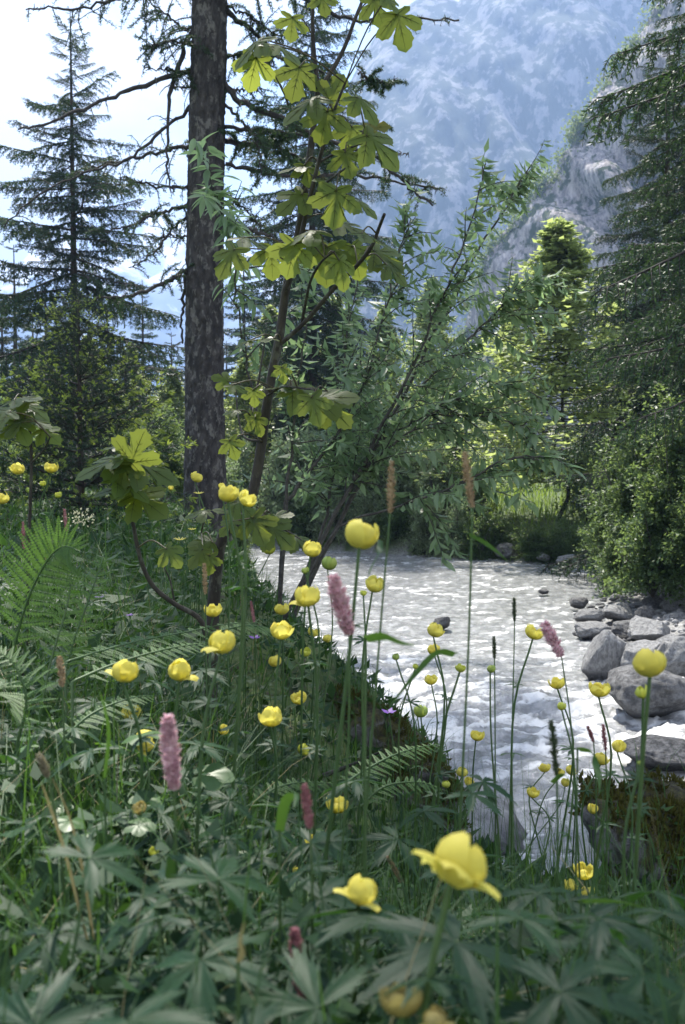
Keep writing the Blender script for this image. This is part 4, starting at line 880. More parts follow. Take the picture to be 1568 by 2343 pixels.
SK = stem_of(SYC, [([(480, 1600), (488, 1400), (497, 1290), (510, 1228), (545, 1185), (575, 1140), (592, 1060), (606, 960), (622, 860), (640, 770), (655, 660), (682, 540), (700, 420), (714, 320), (722, 250), (728, 200)], 31, 13, .05),
    ([(728, 205), (722, 150), (716, 80), (716, 0), (714, -60)], 11, 7, .05), ([(730, 205), (758, 165), (790, 105), (812, 45), (830, 0), (850, -60)], 11, 7, .1),
    ([(655, 660), (680, 580), (705, 470), (730, 370), (752, 290), (770, 240), (790, 190)], 13, 5, -.12), ([(645, 785), (700, 735), (760, 665), (815, 610), (850, 565), (868, 520), (880, 490)], 11, 7, -.25), ([(690, 745), (700, 690), (712, 640), (735, 600), (765, 575)], 8, 4, -.3),
    ([(730, 372), (770, 350), (810, 335), (840, 325)], 6, 3, -.2), ([(715, 450), (745, 420), (790, 385)], 7, 4, -.2), ([(660, 240), (640, 190), (600, 130)], 5, 3, .02), ([(590, 990), (575, 930), (590, 880), (600, 820), (608, 770)], 8, 4, .15), ([(600, 1010), (560, 1000), (545, 950), (540, 890)], 7, 3, .2), ([(545, 1190), (600, 1185), (640, 1205), (690, 1235)], 7, 3, -.15), ([(505, 1260), (480, 1235), (460, 1225)], 6, 3, -.1), ([(612, 905), (650, 885), (700, 890), (750, 895)], 6, 3, -.2), ([(640, 250), (660, 300), (690, 350)], 0.1, .1, .05)][:-1], MAT['bark_maple'], 'trunk')
LEAVES = [(668, 62, 78, -95, .55), (740, 8, 70, -80, .6), (865, 22, 88, -75, .8), (918, 62, 100, -70, 1.0), (895, 8, 60, -40, .5), (572, 112, 118, -150, .45), (652, 112, 100, -25, .4), (580, 160, 92, -100, .75), (678, 185, 115, -100, .85), (768, 205, 95, 70, .8), (692, 240, 125, -165, .5), (838, 240, 95, -30, .45), (742, 285, 110, -95, .85), (862, 290, 70, 10, .75), (872, 335, 130, -35, .5), (800, 312, 85, -110, .6), (795, 372, 90, -75, .6), 
    (672, 382, 90, -170, .25), (702, 396, 70, -80, .3), (768, 425, 100, -30, .3), (668, 462, 112, -150, .45), (768, 470, 115, -85, .75), (835, 470, 90, -20, .35), (690, 532, 125, -172, .35), (800, 520, 110, -20, .3), (520, 596, 105, -135, .6), (582, 550, 115, -10, .22), (622, 592, 100, -80, .65), (668, 590, 105, -110, .75), (748, 600, 128, -95, .8), (745, 560, 120, -20, .3), (815, 592, 105, -80, .7), (885, 592, 120, -28, .45), (860, 545, 115, -12, .25), (905, 620, 90, -40, .35), (785, 620, 90, -60, .5),
    (600, 775, 85, 175, .15), (560, 782, 60, -170, .2), (648, 855, 50, -70, .5), (508, 866, 56, 150, .7), (545, 888, 60, -10, .3), (582, 908, 56, -80, .6), (530, 940, 48, 180, .3), (592, 972, 62, -60, .6), (575, 955, 40, -120, .5), (650, 882, 110, 175, .15), (700, 905, 125, -25, .45), (762, 905, 125, 20, .5), (772, 945, 110, -40, .7), (722, 935, 90, -60, .6), (532, 1025, 64, -60, .4),
    (560, 1160, 90, -20, .35), (590, 1210, 95, -60, .45), (640, 1222, 105, -30, .6), (690, 1240, 80, -10, .35), (465, 1240, 75, 170, .5), (450, 1275, 70, -130, .6), (480, 1290, 60, -90, .6), (520, 1170, 70, 140, .3), (455, 1170, 70, 175, .3), (645, 1180, 70, 10, .4), (520, 1205, 60, -150, .4)]
def put_leaves(root, sk, leaves, meshes, d0, jit=.16, young=(), flat=1.0, grow=1.0):
    for k, (px, py, wpx, ang, face) in enumerate(leaves):
        a = math.radians(ang + rs.uniform(-9, 9)); dep = d0 - jit + rs.uniform(-jit, jit); c = at(px, py, dep) - Vector(root.location); sz = wpx / F * d0 * .74 * grow
        yy = rs.uniform(-.55, -.1) * (1 - face * .7)
        tip = Vector((math.cos(a), yy, (math.sin(a) - .12) * flat)).normalized()
        nrm = Vector((rs.uniform(-.25, .25), -face, (1 - face) * 1.1 + .12))
        base = c - tip * sz * .42
        me = MY[0] if k in young else meshes[k % len(meshes)]
        o = link('leaf', me, root, M=basis(base, tip, nrm, sz)); link('veins', VEIN[4 if k in young else k % len(meshes)], o)
        dist = np.linalg.norm(sk - np.array(base), axis=1) + .35 * np.maximum(sk[:, 2] - base.z, 0); j = int(np.argmin(dist)); q = sk[j]
        if np.linalg.norm(q - np.array(base)) < .9:
            mid = (q + np.array(base)) / 2 + np.array([0, 0, .02]); mb = MB(); mb.tube(smooth_path([q, mid, base + tip * sz * .03], 8), [.0022] * 8, 5); link('leaf_stalk', mb.mesh('leaf_stalk', MAT['stalk'], True), root)
put_leaves(SYC, SK, LEAVES, ML, SD, .16, young=(13,))
# seedling left of the larch
b = at(470, 1425, 2.6); b.z = hz(b.x, b.y) - .05
SY2 = thing('sycamore_seedling', 'low sycamore seedling with a crown of broad leaves on a curved stem', 'tree', b)
SK2 = stem_of(SY2, [([(480, 1500), (460, 1420), (400, 1382), (350, 1340), (322, 1280), (305, 1200), (292, 1130), (292, 1060), (300, 1040)], 14, 6, -.1), ([(400, 1382), (390, 1330), (372, 1290)], 5, 3, 0)], MAT['bark_maple'], 'trunk', 2.6)
put_leaves(SY2, SK2, [(312, 1028, 95, 75, .75), (232, 1062, 125, -155, .35), (345, 1068, 120, -30, .45), (258, 1045, 95, 175, .12), (268, 1115, 110, -165, .25), (338, 1150, 105, -35, .6), (300, 1110, 100, -30, .2), (310, 1140, 70, -80, .6), (280, 1085, 80, -100, .5), (262, 1022, 50, 160, .2), (380, 1085, 70, -25, .25), (395, 1270, 60, -60, .5)], ML, 2.6, .1, (), .55, 1.2)
b = at(30, 1300, 2.9); b.z = hz(b.x, b.y) - .05
SY3 = thing('sycamore_seedling', 'sycamore seedling with yellowish leaves at the left edge', 'tree', b)
SK3 = stem_of(SY3, [([(60, 1500), (66, 1250), (72, 1060), (66, 960), (58, 920)], 9, 5, 0), ([(72, 1060), (100, 1030), (115, 1000)], 5, 3, -.1)], MAT['bark_maple'], 'trunk', 2.9)
put_leaves(SY3, SK3, [(58, 912, 90, 20, .3), (40, 925, 85, -170, .3), (75, 935, 95, -25, .35), (25, 940, 105, -165, .2), (82, 965, 90, -20, .25), (20, 975, 100, -160, .35), (112, 992, 70, -30, .6), (48, 980, 80, -60, .4), (-10, 950, 100, -170, .4)], ML, 2.9, .1, (), .6, 1.1)
# ------------------------------------------------------------------ meadow: uncountable grass and leaves
def land_points(r, n, dmin, dmax, spread=.5, power=1.0, smin=.12):
    d = (r.uniform(dmin ** power, dmax ** power, n)) ** (1 / power); x = r.uniform(-spread, spread, n) * (d + .35); y = d
    s, far = river(x, y); ok = (s > smin) & ~far; x, y = x[ok], y[ok]; return x, y, height(x, y), s[ok]
def hmax(x, y, s):
    """height of the vegetation: tall in the meadow on the left, short on the slope to the water"""
    k = np.maximum(sstep(.25, -.55, x / np.maximum(y, .5) * 2.0), 1 - sstep(1.0, 1.9, y)); h_ = .11 + .27 * k * sstep(.2, 1.2, s); cap = .77 - .42 * y - height(x, y); w_ = sstep(-.05, .10, x / np.maximum(y, .5)); return np.clip(h_ * (1 - w_) + np.minimum(h_, cap) * w_, .06, .5)
r = np.random.default_rng(11)
mb = MB()
x, y, z, s = land_points(r, 12000, .45, 4.2, .5, 1.5); a = r.uniform(0, 6.28, len(x)); h = hmax(x, y, s) * r.uniform(.5, 1.35, len(x))
mb.ribbons(np.stack([x, y, z - .01], 1), np.stack([np.cos(a), np.sin(a), 0 * a], 1), h, r.uniform(.003, .0075, len(x)), r.uniform(.1, .9, len(x)), 0, 4)
x, y, z, s = land_points(r, 17000, 4.0, 13, .55, 1.3); a = r.uniform(0, 6.28, len(x)); h = (hmax(x, y, s) + .08) * r.uniform(.5, 1.3, len(x))
mb.ribbons(np.stack([x, y, z - .01], 1), np.stack([np.cos(a), np.sin(a), 0 * a], 1), h, r.uniform(.006, .012, len(x)), r.uniform(.1, .9, len(x)), 0, 3)
link('grass', mb.mesh('grass', MAT['grass']), kind='stuff', label='green grass blades of the flower meadow', cat='grass')
mb = MB(); r = np.random.default_rng(12)
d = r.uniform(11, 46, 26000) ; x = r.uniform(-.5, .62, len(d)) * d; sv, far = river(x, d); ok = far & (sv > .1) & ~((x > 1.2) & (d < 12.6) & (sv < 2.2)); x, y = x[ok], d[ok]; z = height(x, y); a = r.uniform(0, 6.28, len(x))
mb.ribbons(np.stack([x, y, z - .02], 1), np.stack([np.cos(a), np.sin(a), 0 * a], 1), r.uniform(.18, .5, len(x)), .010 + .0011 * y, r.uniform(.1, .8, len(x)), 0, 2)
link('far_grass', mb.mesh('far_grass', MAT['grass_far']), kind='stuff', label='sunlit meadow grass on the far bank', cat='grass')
# bank edge grass hanging by the gravel bar
# low leafy cover
mb = MB(); r = np.random.default_rng(13)
for n, d0, d1, L0 in ((10000, .45, 3.6, .036), (26000, 3.0, 12, .065)):
    x, y, z, s = land_points(r, n, d0, d1, .55, 1.4, .05); hh = hmax(x, y, s) * r.uniform(.05, .85, len(x)); N = len(x)
    D = unit(np.stack([r.normal(0, 1, N), r.normal(0, 1, N), r.normal(.15, .45, N)], 1)); S = unit(np.cross(D, r.normal(0, .4, (N, 3)) + np.array([0, 0, 1]))); L = L0 * r.uniform(.6, 1.6, N)
    mb.cards(np.stack([x, y, z + hh], 1), D, S, L, L * r.uniform(.25, .6, N), 0, .15, .15)
link('ground_cover', mb.mesh('ground_cover', MAT['cover']), kind='stuff', label='low green leaves covering the bank between the flower stems', cat='ground cover')

# ------------------------------------------------------------------ leaf meshes
def star_leaf(seed, mat, prof, nseg, span, droop, fold=.10, ringf=(.4, .72, 1.0), nstart=None, sfold=.16):
    r = random.Random(seed); O = []
    st = span / nseg
    for k in range(nseg):
        ac = -span / 2 + st * (k + .5); big = 1 - .22 * abs(k - (nseg - 1) / 2) / ((nseg - 1) / 2)
        for da, rr in prof: O.append((ac + da * st / 62 + r.uniform(-.6, .6), rr * big * r.uniform(.93, 1.07), ac))
    n = len(O); V = [(0, 0, 0)]
    for f in ringf:
        for a, rr, ac in O:
            q = math.radians(a); q0 = math.radians(ac); dv = abs(q - q0); R_ = rr * f
            V.append((math.sin(q) * R_, math.cos(q) * R_, -droop * R_ ** 1.8 + sfold * R_ * dv * 1.6 + r.uniform(-.008, .008)))
    Ft = [[0, 1 + i + 1, 1 + i] for i in range(n - 1)]; Fq = [[1 + i + k * n, 2 + i + k * n, 2 + i + (k + 1) * n, 1 + i + (k + 1) * n] for k in range(len(ringf) - 1) for i in range(n - 1)]
    mb = MB(); mb.add(V, Ft); mb.add(np.zeros((0, 3)), np.array(Fq) - len(V)); return mb
PALM = [(-31, .10), (-23, .27), (-19, .56), (-15.5, .42), (-13.5, .76), (-10, .55), (-7.5, .88), (-4.5, .70), (0, 1.0), (4.5, .70), (7.5, .88), (10, .55), (13.5, .76), (15.5, .42), (19, .56), (23, .27), (31, .10)]
LEAFV = []
for i in range(6):
    mb = star_leaf(200 + i, None, PALM, 5, 310, .22 + .10 * (i % 3)); LEAFV.append(mb.mesh('leaf_blade', MAT['palm'], True))
SMALLV = [star_leaf(220 + i, None, [(-31, .14), (-18, .5), (-12, .62), (-8, .6), (0, 1.0), (8, .6), (12, .62), (18, .5), (31, .14)], 5, 250, .3).mesh('leaf_blade', MAT['palm'], True) for i in range(2)]
ROUNDV = [star_leaf(230 + i, None, [(-28, .86), (-14, .97), (0, 1.0), (14, .97), (28, .86)], 5, 330, .2, sfold=.1).mesh('leaf_blade', MAT['round'], True) for i in range(2)]

# ------------------------------------------------------------------ globeflowers
def petal_mesh(Rr, phimax, wmax, mat, seed, flare=0.0):
    r = random.Random(seed); nu_, nv_ = 7, 5; V = []
    for i in range(nu_):
        u = i / (nu_ - 1); phi = .12 + (phimax - .12) * u; wdt = wmax * math.sin(math.pi * (.08 + .86 * u) ** .85) ** .75 + .0004
        for j in range(nv_):
            v = (j / (nv_ - 1) - .5) * 2; th = v * wdt / max(Rr * math.sin(min(phi, 1.9)), Rr * .35); rr = Rr * (1 + flare * u * u + .03 * v * v * u + r.uniform(-.012, .012))
            V.append((rr * math.sin(phi) * math.sin(th), rr * math.sin(phi) * math.cos(th), rr * (1 - math.cos(phi)) * 1.0))
    mb = MB(); mb.grid(np.array(V), nu_, nv_); return mb.mesh('petal', mat, True)
def reflex_mesh(mat):
    V = []; nu_, nv_ = 7, 5
    for i in range(nu_):
        u = i / (nu_ - 1); wv = .0135 * math.sin(math.pi * (.10 + .82 * u)) ** .7
        for j in range(nv_):
            v = (j / (nv_ - 1) - .5) * 2; V.append((v * wv, .004 + .031 * u, .004 + .020 * u * (1.55 - 1.25 * u) - .004 * v * v))
    mb = MB(); mb.grid(np.array(V), nu_, nv_); return mb.mesh('petal', mat, True)
PET = {}
for nm, mat in (('petal', 'petal'), ('pale', 'petal_pale'), ('green', 'petal_green'), ('aged', 'petal_aged')):
    PET[nm] = dict(globe=[petal_mesh(.021, 2.45, .0150, MAT[mat], 1), petal_mesh(.0195, 2.65, .0140, MAT[mat], 2)], open=[petal_mesh(.0215, 2.1, .0150, MAT[mat], 3, .05), petal_mesh(.020, 1.75, .0140, MAT[mat], 4, .22)], bud=[petal_mesh(.019, 2.6, .0120, MAT[mat], 5), petal_mesh(.020, 2.5, .0125, MAT[mat], 6)], flare=[reflex_mesh(MAT[mat])])
def core_mesh(mat, s):
    V, Fc = ico(2); mb = MB(); mb.add(V * np.array([.0105, .0105, .009]) * s + np.array([0, 0, .013 * s]), Fc); return mb.mesh('flower_head', mat, True)
CORE = {k: core_mesh(MAT[m_], sz) for k, m_, sz in (('petal', 'petal', 1), ('pale', 'petal_pale', 1), ('green', 'petal_green', 1.2), ('aged', 'petal_aged', 1))}
rf = random.Random(21)
def stem_path(base, top, bow, n=14):
    b, t_ = np.array(base), np.array(top); m1 = b + (t_ - b) * .45 + np.array([bow[0], bow[1], 0]) * .6; m2 = b + (t_ - b) * .8 + np.array([bow[0], bow[1], 0])
    return smooth_path([b, m1, m2, t_], n)
def base_for(top, lean, dy=0.0):
    x, y = top.x + lean, max(top.y + dy, .3); s, fr = river(np.array([x]), np.array([y]))
    return Vector((x, y, hz(x, y) - .03))
GF = 'globeflowers on the near bank'
def globeflower(px, py, wpx, typ, col, label, lean_px=0, tilt=0, d=None, real=.042, leaves=2, az=None):
    away = .55 if wpx > 140 else .3 if wpx > 60 else 0
    d = d or min(max(real * F / wpx, .5), 4.6); top = at(px, py + wpx * .36, d); base = base_for(top, lean_px / F * d + rf.uniform(-.02, .02), rf.uniform(-.05, .05) * d)
    while river(np.array([base.x]), np.array([base.y]))[0][0] < .12: base.x -= .08; base.y -= .08
    base.z = hz(base.x, base.y) - .03
    T = thing('globeflower', label, 'flower', base, GF); P = stem_path((0, 0, 0), top - base, (rf.uniform(-.02, .02) * d, 0))
    w0 = .0026 * (1 if typ != 'bud' else .8); mb = MB(); mb.tube(P, np.linspace(w0 * 1.25, w0 * .85, 14), 6); st = link('stem', mb.mesh('stem', MAT['stem'], True), T)
    sc = wpx / F * d / .042 * (.74 if typ == 'flare' else .88)
    tilt += rf.uniform(-.22, .22); dirz = Vector((math.sin(tilt), rf.uniform(-.25, .15) + away, math.cos(tilt))).normalized()
    M = basis(top - base, Vector((0, 1, 0)) - dirz * dirz.y, dirz, sc * (1.0 if typ != 'bud' else 1.05))
    h = link('flower_head', CORE[col], T, M=M); off = rf.uniform(0, 6)
    n = {'globe': (5, 5), 'open': (5, 6), 'bud': (4, 4), 'flare': (5, 3)}[typ]
    for lay in (0, 1):
        for k in range(n[lay]):
            a = off + k * 6.2832 / n[lay] + lay * .6 + rf.uniform(-.15, .15)
            if typ == 'flare': me = PET[col]['globe'][lay] if lay else PET[col]['flare'][0]
            else: me = PET[col][typ][lay]
            if typ == 'globe' and lay == 0 and (rf.random() < .30 or (wpx > 140 and k in (1, 3))): me = PET[col]['flare' if wpx > 55 else 'open'][-1]
            q = rf.uniform(.92, 1.1); p_ = link('petal', me, h); p_.rotation_euler = (rf.uniform(-.08, .1), rf.uniform(-.06, .06), a); p_.scale = (q * (1.0 + .06 * (1 - lay)), q * (1.0 + .06 * (1 - lay)), q * rf.uniform(.86, 1))
    for k in range(leaves):
        i = rf.randint(4, 10); a = rf.uniform(0, 6.28); v = Vector((math.cos(a), math.sin(a), .35)).normalized()
        link('leaf', rf.choice(SMALLV), T, M=basis(Vector(P[i]), v, Vector((0, 0, 1)), rf.uniform(.028, .05)))
    return T
Y, PL, GN, AG = 'petal', 'pale', 'green', 'aged'
FL = [
 (42, 1074, 32, 'globe', Y, 'yellow globeflower highest at the left edge', 10), (117, 1071, 31, 'globe', Y, 'yellow globeflower on a straight stem in front of the young spruce', -6), (4, 1141, 34, 'globe', Y, 'yellow globeflower cut by the left picture edge', 4),
 (98, 1107, 16, 'bud', PL, 'pale round bud just under the globeflower before the young spruce', 6, 0, 3.1), (65, 1122, 16, 'bud', GN, 'greenish bud below the highest left globeflower', 4, 0, 3.0), (133, 1133, 17, 'bud', PL, 'pale bud low beside the stem before the young spruce', 2, 0, 2.9),
 (387, 1098, 14, 'bud', Y, 'tiny yellow bud, upper of two left of the larch foot', 0, 0, 3.9), (390, 1116, 14, 'bud', Y, 'tiny yellow bud, lower of two left of the larch foot', 0, 0, 3.7), (446, 1092, 28, 'globe', Y, 'yellow globeflower against the foot of the larch trunk', -5, .4),
 (522, 1130, 52, 'globe', Y, 'large blurred globeflower beside the sycamore stem', -14, -.1, 1.6), (556, 1138, 42, 'open', Y, 'globeflower touching the right side of the large blurred one', -45, .5, 1.7), (508, 1112, 16, 'bud', Y, 'small yellow bud peeking above the large blurred globeflower', 0, 0, 2.4),
 (822, 1225, 82, 'globe', Y, 'large lobed globeflower high in the centre above the river', -130, .1), (710, 1257, 46, 'globe', Y, 'yellow globeflower against the far water edge, left of the large central one', -35, .1), (617, 1257, 32, 'bud', PL, 'pale half open bud beside the sycamore leaves', -70), (750, 1290, 38, 'bud', GN, 'greenish yellow bud just above the tall pink spike', -70),
 (700, 1306, 19, 'bud', GN, 'small green bud below the globeflower at the far water edge', -20, 0, 2.0), (852, 1337, 46, 'globe', Y, 'yellow globeflower right of the tall pink spike top', -25, .3), (832, 1357, 17, 'bud', PL, 'little pale bud under the globeflower right of the pink spike', -20, 0, 1.9), (706, 1366, 60, 'globe', Y, 'wide open globeflower left of the tall pink spike', -30, -.1), (645, 1394, 36, 'open', Y, 'cup shaped globeflower left below the wide open one', -10, 0), (488, 1397, 40, 'open', Y, 'open cupped globeflower before the sycamore stem foot', -5, 0),
 (643, 1443, 52, 'globe', Y, 'round globeflower with crumpled petals left of the pink spike foot', -20, .1), (506, 1471, 70, 'globe', Y, 'large soft globeflower below the sycamore stem foot', -40, .1), (992, 1442, 42, 'globe', Y, 'globeflower over the midstream, uppermost of three in a column', -50, .2), (994, 1487, 32, 'globe', Y, 'globeflower behind the arched grass leaf over the river', -40), (988, 1556, 30, 'open', Y, 'lowest of three globeflowers in a column over the river', -45), (716, 1447, 27, 'open', Y, 'small globeflower left of the pink spike foot', -15), (748, 1462, 22, 'globe', Y, 'small globeflower touching the pink spike foot', -12),
 (700, 1492, 25, 'open', PL, 'pale opening bud below the pink spike foot', -12), (632, 1514, 32, 'globe', Y, 'globeflower beneath the round crumpled one', -12), (280, 1537, 66, 'globe', Y, 'shaded golden globeflower at left above the fern fronds', -20), (410, 1535, 60, 'globe', Y, 'round globeflower right of the shaded golden one', 0, .1), (303, 1633, 46, 'open', Y, 'globeflower close above the drooping one', 15), (313, 1686, 56, 'globe', Y, 'nodding globeflower left of the lower pink spike', 60, 1.0), (687, 1597, 37, 'open', Y, 'globeflower in front of the mossy ledge', -10), (619, 1642, 55, 'globe', Y, 'round globeflower over pale leaves right of the lower pink spike', -25, .1),
 (964, 1629, 36, 'bud', GN, 'large green yellow bud over the bare grey slab', -30), (694, 1716, 36, 'bud', PL, 'pale blurred bud under the globeflower before the ledge', -30, .4), (907, 1503, 19, 'bud', GN, 'small green bud on a leaning stem over the river', 40, -.2, 2.0), (950, 1525, 15, 'bud', PL, 'tiny bud beside the column of three globeflowers', 15, 0, 2.2), (1052, 1529, 24, 'open', PL, 'pale green opening flower right of the tall grass stem', -50, .1, 2.0), (1122, 1531, 23, 'bud', GN, 'green bud on a leaning stem alone over the river', 75, 0, 2.0),
 (1219, 1447, 44, 'open', Y, 'tall globeflower tilted towards the right pink spike', -40, .45), (1276, 1563, 38, 'open', Y, 'globeflower below the right pink spike', -22), (1286, 1617, 23, 'bud', PL, 'pale bud under the globeflower below the right pink spike', -30, 0, 2.0), (1370, 1577, 46, 'open', Y, 'globeflower in front of the large dark boulder', -45), (1487, 1520, 82, 'globe', Y, 'big bright globeflower on a thick stem at the right', -60, .05), (1472, 1583, 38, 'bud', PL, 'pale bud beside the thick stem of the big right globeflower', -40, 0, 1.4), (1412, 1707, 35, 'bud', Y, 'egg shaped yellow bloom over the white foam', -6, 0, 2.1), (1374, 1737, 36, 'globe', Y, 'globeflower behind the bent grass leaf at right', -10),
 (1089, 1683, 31, 'open', Y, 'little open globeflower on the bare grey slab', 2), (1057, 1767, 28, 'globe', Y, 'upper of two small globeflowers at the slab foot', 5), (1072, 1788, 24, 'globe', Y, 'lower of two small globeflowers at the slab foot', 5), (1247, 1757, 27, 'globe', Y, 'leftmost small globeflower of the cluster over dark water', 0), (1282, 1768, 24, 'globe', Y, 'second small globeflower of the cluster over dark water', 4), (1306, 1763, 26, 'globe', Y, 'rightmost small globeflower of the cluster over dark water', 4), (1293, 1790, 23, 'bud', Y, 'lowest yellow bud of the cluster over dark water', 4), (1216, 1813, 30, 'open', Y, 'globeflower low left of the cluster over dark water', 0), (1355, 1850, 28, 'globe', Y, 'globeflower near the left side of the big mossy rock', 0), (1395, 1820, 24, 'globe', Y, 'small globeflower above the left shoulder of the mossy rock', 0),
 (768, 1842, 50, 'open', Y, 'open globeflower deep among leaves right of the dark seed spike', -5, .3), (1030, 1970, 150, 'globe', Y, 'huge close blurred globeflower with spread petals near the bottom', -70, .35, None, .042), (820, 2040, 82, 'globe', Y, 'blurred globeflower left below the huge one', -40, .3, .85), (1335, 1992, 46, 'open', Y, 'topmost globeflower of the low trio before the mossy rock', -5, .2), (1303, 2028, 36, 'open', Y, 'left globeflower of the low trio before the mossy rock', 0), (1345, 2042, 36, 'globe', Y, 'lowest globeflower of the trio before the mossy rock', 0), (1405, 2000, 21, 'bud', Y, 'tiny yellow bud right of the low trio', 0),
 (920, 2292, 100, 'open', AG, 'faded brownish globeflower blurred at the bottom centre', -20, -.2, .62), (1000, 2335, 70, 'globe', AG, 'faded bloom cut by the bottom edge', 0, 0, .6), (322, 1850, 36, 'globe', AG, 'orange brown fading bloom left of the lower pink spike foot', -10, 0, 1.3), (352, 1948, 26, 'bud', PL, 'pale bud alone in the dark leaves at lower left', -6, 0, 1.3), (712, 1922, 24, 'open', Y, 'small yellow flower just under the dark seed spike', 0, 0, 1.7), (672, 1992, 22, 'open', Y, 'small yellow flower lower left under the dark seed spike', 0, .8, 1.7), (510, 1670, 28, 'bud', Y, 'half hidden yellow bud between the lower pink spike and the round bloom', 0, 0, 2.2), (1020, 1795, 21, 'bud', PL, 'pale bud left of the pair at the slab foot', -8, 0, 1.9), (1465, 1745, 13, 'bud', GN, 'tiny green bud low on the thick right stem', -5, 0, 1.2)]
for f in FL:
    px, py, wv, ty, col, lab = f[:6]; lean = f[6] if len(f) > 6 else 0; tl = f[7] if len(f) > 7 else 0; dd_ = f[8] if len(f) > 8 else None
    globeflower(px, py, wv, ty, col, lab, lean, tl, dd_, leaves=0 if ty == 'bud' and wv < 18 else 2)

# ------------------------------------------------------------------ pink bistorts and seed spikes
def spike_thing(name, label, cat, px, py, lpx, wpx, d, mat, ang, lean_px, florets, fl, fw, group, stem='stem', blades=()):
    a = math.radians(ang); ax = Vector((math.cos(a), rf.uniform(-.1, .1), math.sin(a))).normalized(); L = lpx / F * d; wd = wpx / F * d * (.75 if wpx > 25 else 1.0)
    c = at(px, py, d); lo = c - ax * L / 2; base = base_for(lo, lean_px / F * d); 
    while river(np.array([base.x]), np.array([base.y]))[0][0] < .12: base.x -= .08; base.y -= .08
    base.z = hz(base.x, base.y) - .03
    T = thing(name, label, cat, base, group); P = stem_path((0, 0, 0), lo - base, (ax.x * -.02, 0)); mb = MB(); mb.tube(np.vstack([P, np.array(lo - base + ax * L * .95)]), np.linspace(.0020, .0012, 15), 6); link('stem', mb.mesh('stem', MAT[stem], True), T)
    r = np.random.default_rng(int(px * 3 + py)); mb = MB(); u = r.uniform(0, 1, florets); q = r.uniform(0, 6.283, florets)
    X = unit(np.cross(np.array(ax), [0, 1, .1])); Z = np.cross(X, np.array(ax)); rad = wd / 2 * (np.sin(np.pi * (.10 + .84 * u)) ** .45)
    out_ = np.cos(q)[:, None] * X + np.sin(q)[:, None] * Z; core = np.array(lo - base) + np.outer(u, np.array(ax) * L)
    mb.tube(np.array(lo - base) + np.outer(np.linspace(0, 1, 9), np.array(ax) * L), wd * .26 * np.sin(np.pi * np.linspace(.12, .93, 9)) ** .5, 7)
    D = unit(out_ * .8 + np.array(ax) * .55); Pp = core + out_ * (rad[:, None] * .42); S = unit(np.cross(D, r.normal(0, 1, D.shape)))
    mb.cards(Pp, D, S, (rad * .95) * r.uniform(.6, 1.45, florets) + fl * .3, fw, 0, .3); link('flower_spike', mb.mesh('flower_spike', MAT[mat]), T)
    for (bp, bw) in blades: blade(T, base, bp, bw, d)
    return T
def blade(T, base, pts, wpx, d, mat='grass', name='leaf'):
    P = smooth_path([at(a, b, d - .03 * i) - base for i, (a, b) in enumerate(pts)], 12); n_ = len(P); wd = wpx / F * d; Tn = unit(np.gradient(P, axis=0)); S = unit(np.cross(Tn, np.array([.15, 1.0, .5]))); t_ = np.linspace(0, 1, n_); ww = wd * (.45 + .55 * np.sin(np.pi * np.minimum(t_ + .25, 1) * .9)) * (1 - t_ ** 4) + .0006; N = np.cross(Tn, S)
    V = np.stack([P - S * ww[:, None] / 2 + N * ww[:, None] * .18, P, P + S * ww[:, None] / 2 + N * ww[:, None] * .18], 1).reshape(-1, 3); mb = MB(); mb.grid(V, n_, 3); return link(name, mb.mesh(name, MAT[mat], True), T)
GB = 'pink bistort spikes'
spike_thing('bistort', 'tall pale pink bistort spike standing over the river in the centre', 'flower', 781, 1386, 142, 46, 1.15, 'pink', 105, -60, 420, .004, .0040, GB)
spike_thing('bistort', 'large pink bistort spike low at left among the leaves', 'flower', 391, 1724, 176, 46, .98, 'pink', 94, 0, 460, .004, .0038, GB)
spike_thing('bistort', 'leaning pink bistort spike in front of the rapids at right', 'flower', 1265, 1464, 88, 34, 1.75, 'pink', 118, 75, 320, .004, .0042, GB)
spike_thing('bistort', 'dark pink withering bistort spike near the bottom centre', 'flower', 684, 2212, 176, 38, .80, 'pink_dark', 97, -5, 420, .003, .0034, GB)
GS = 'seed spikes of meadow grass'
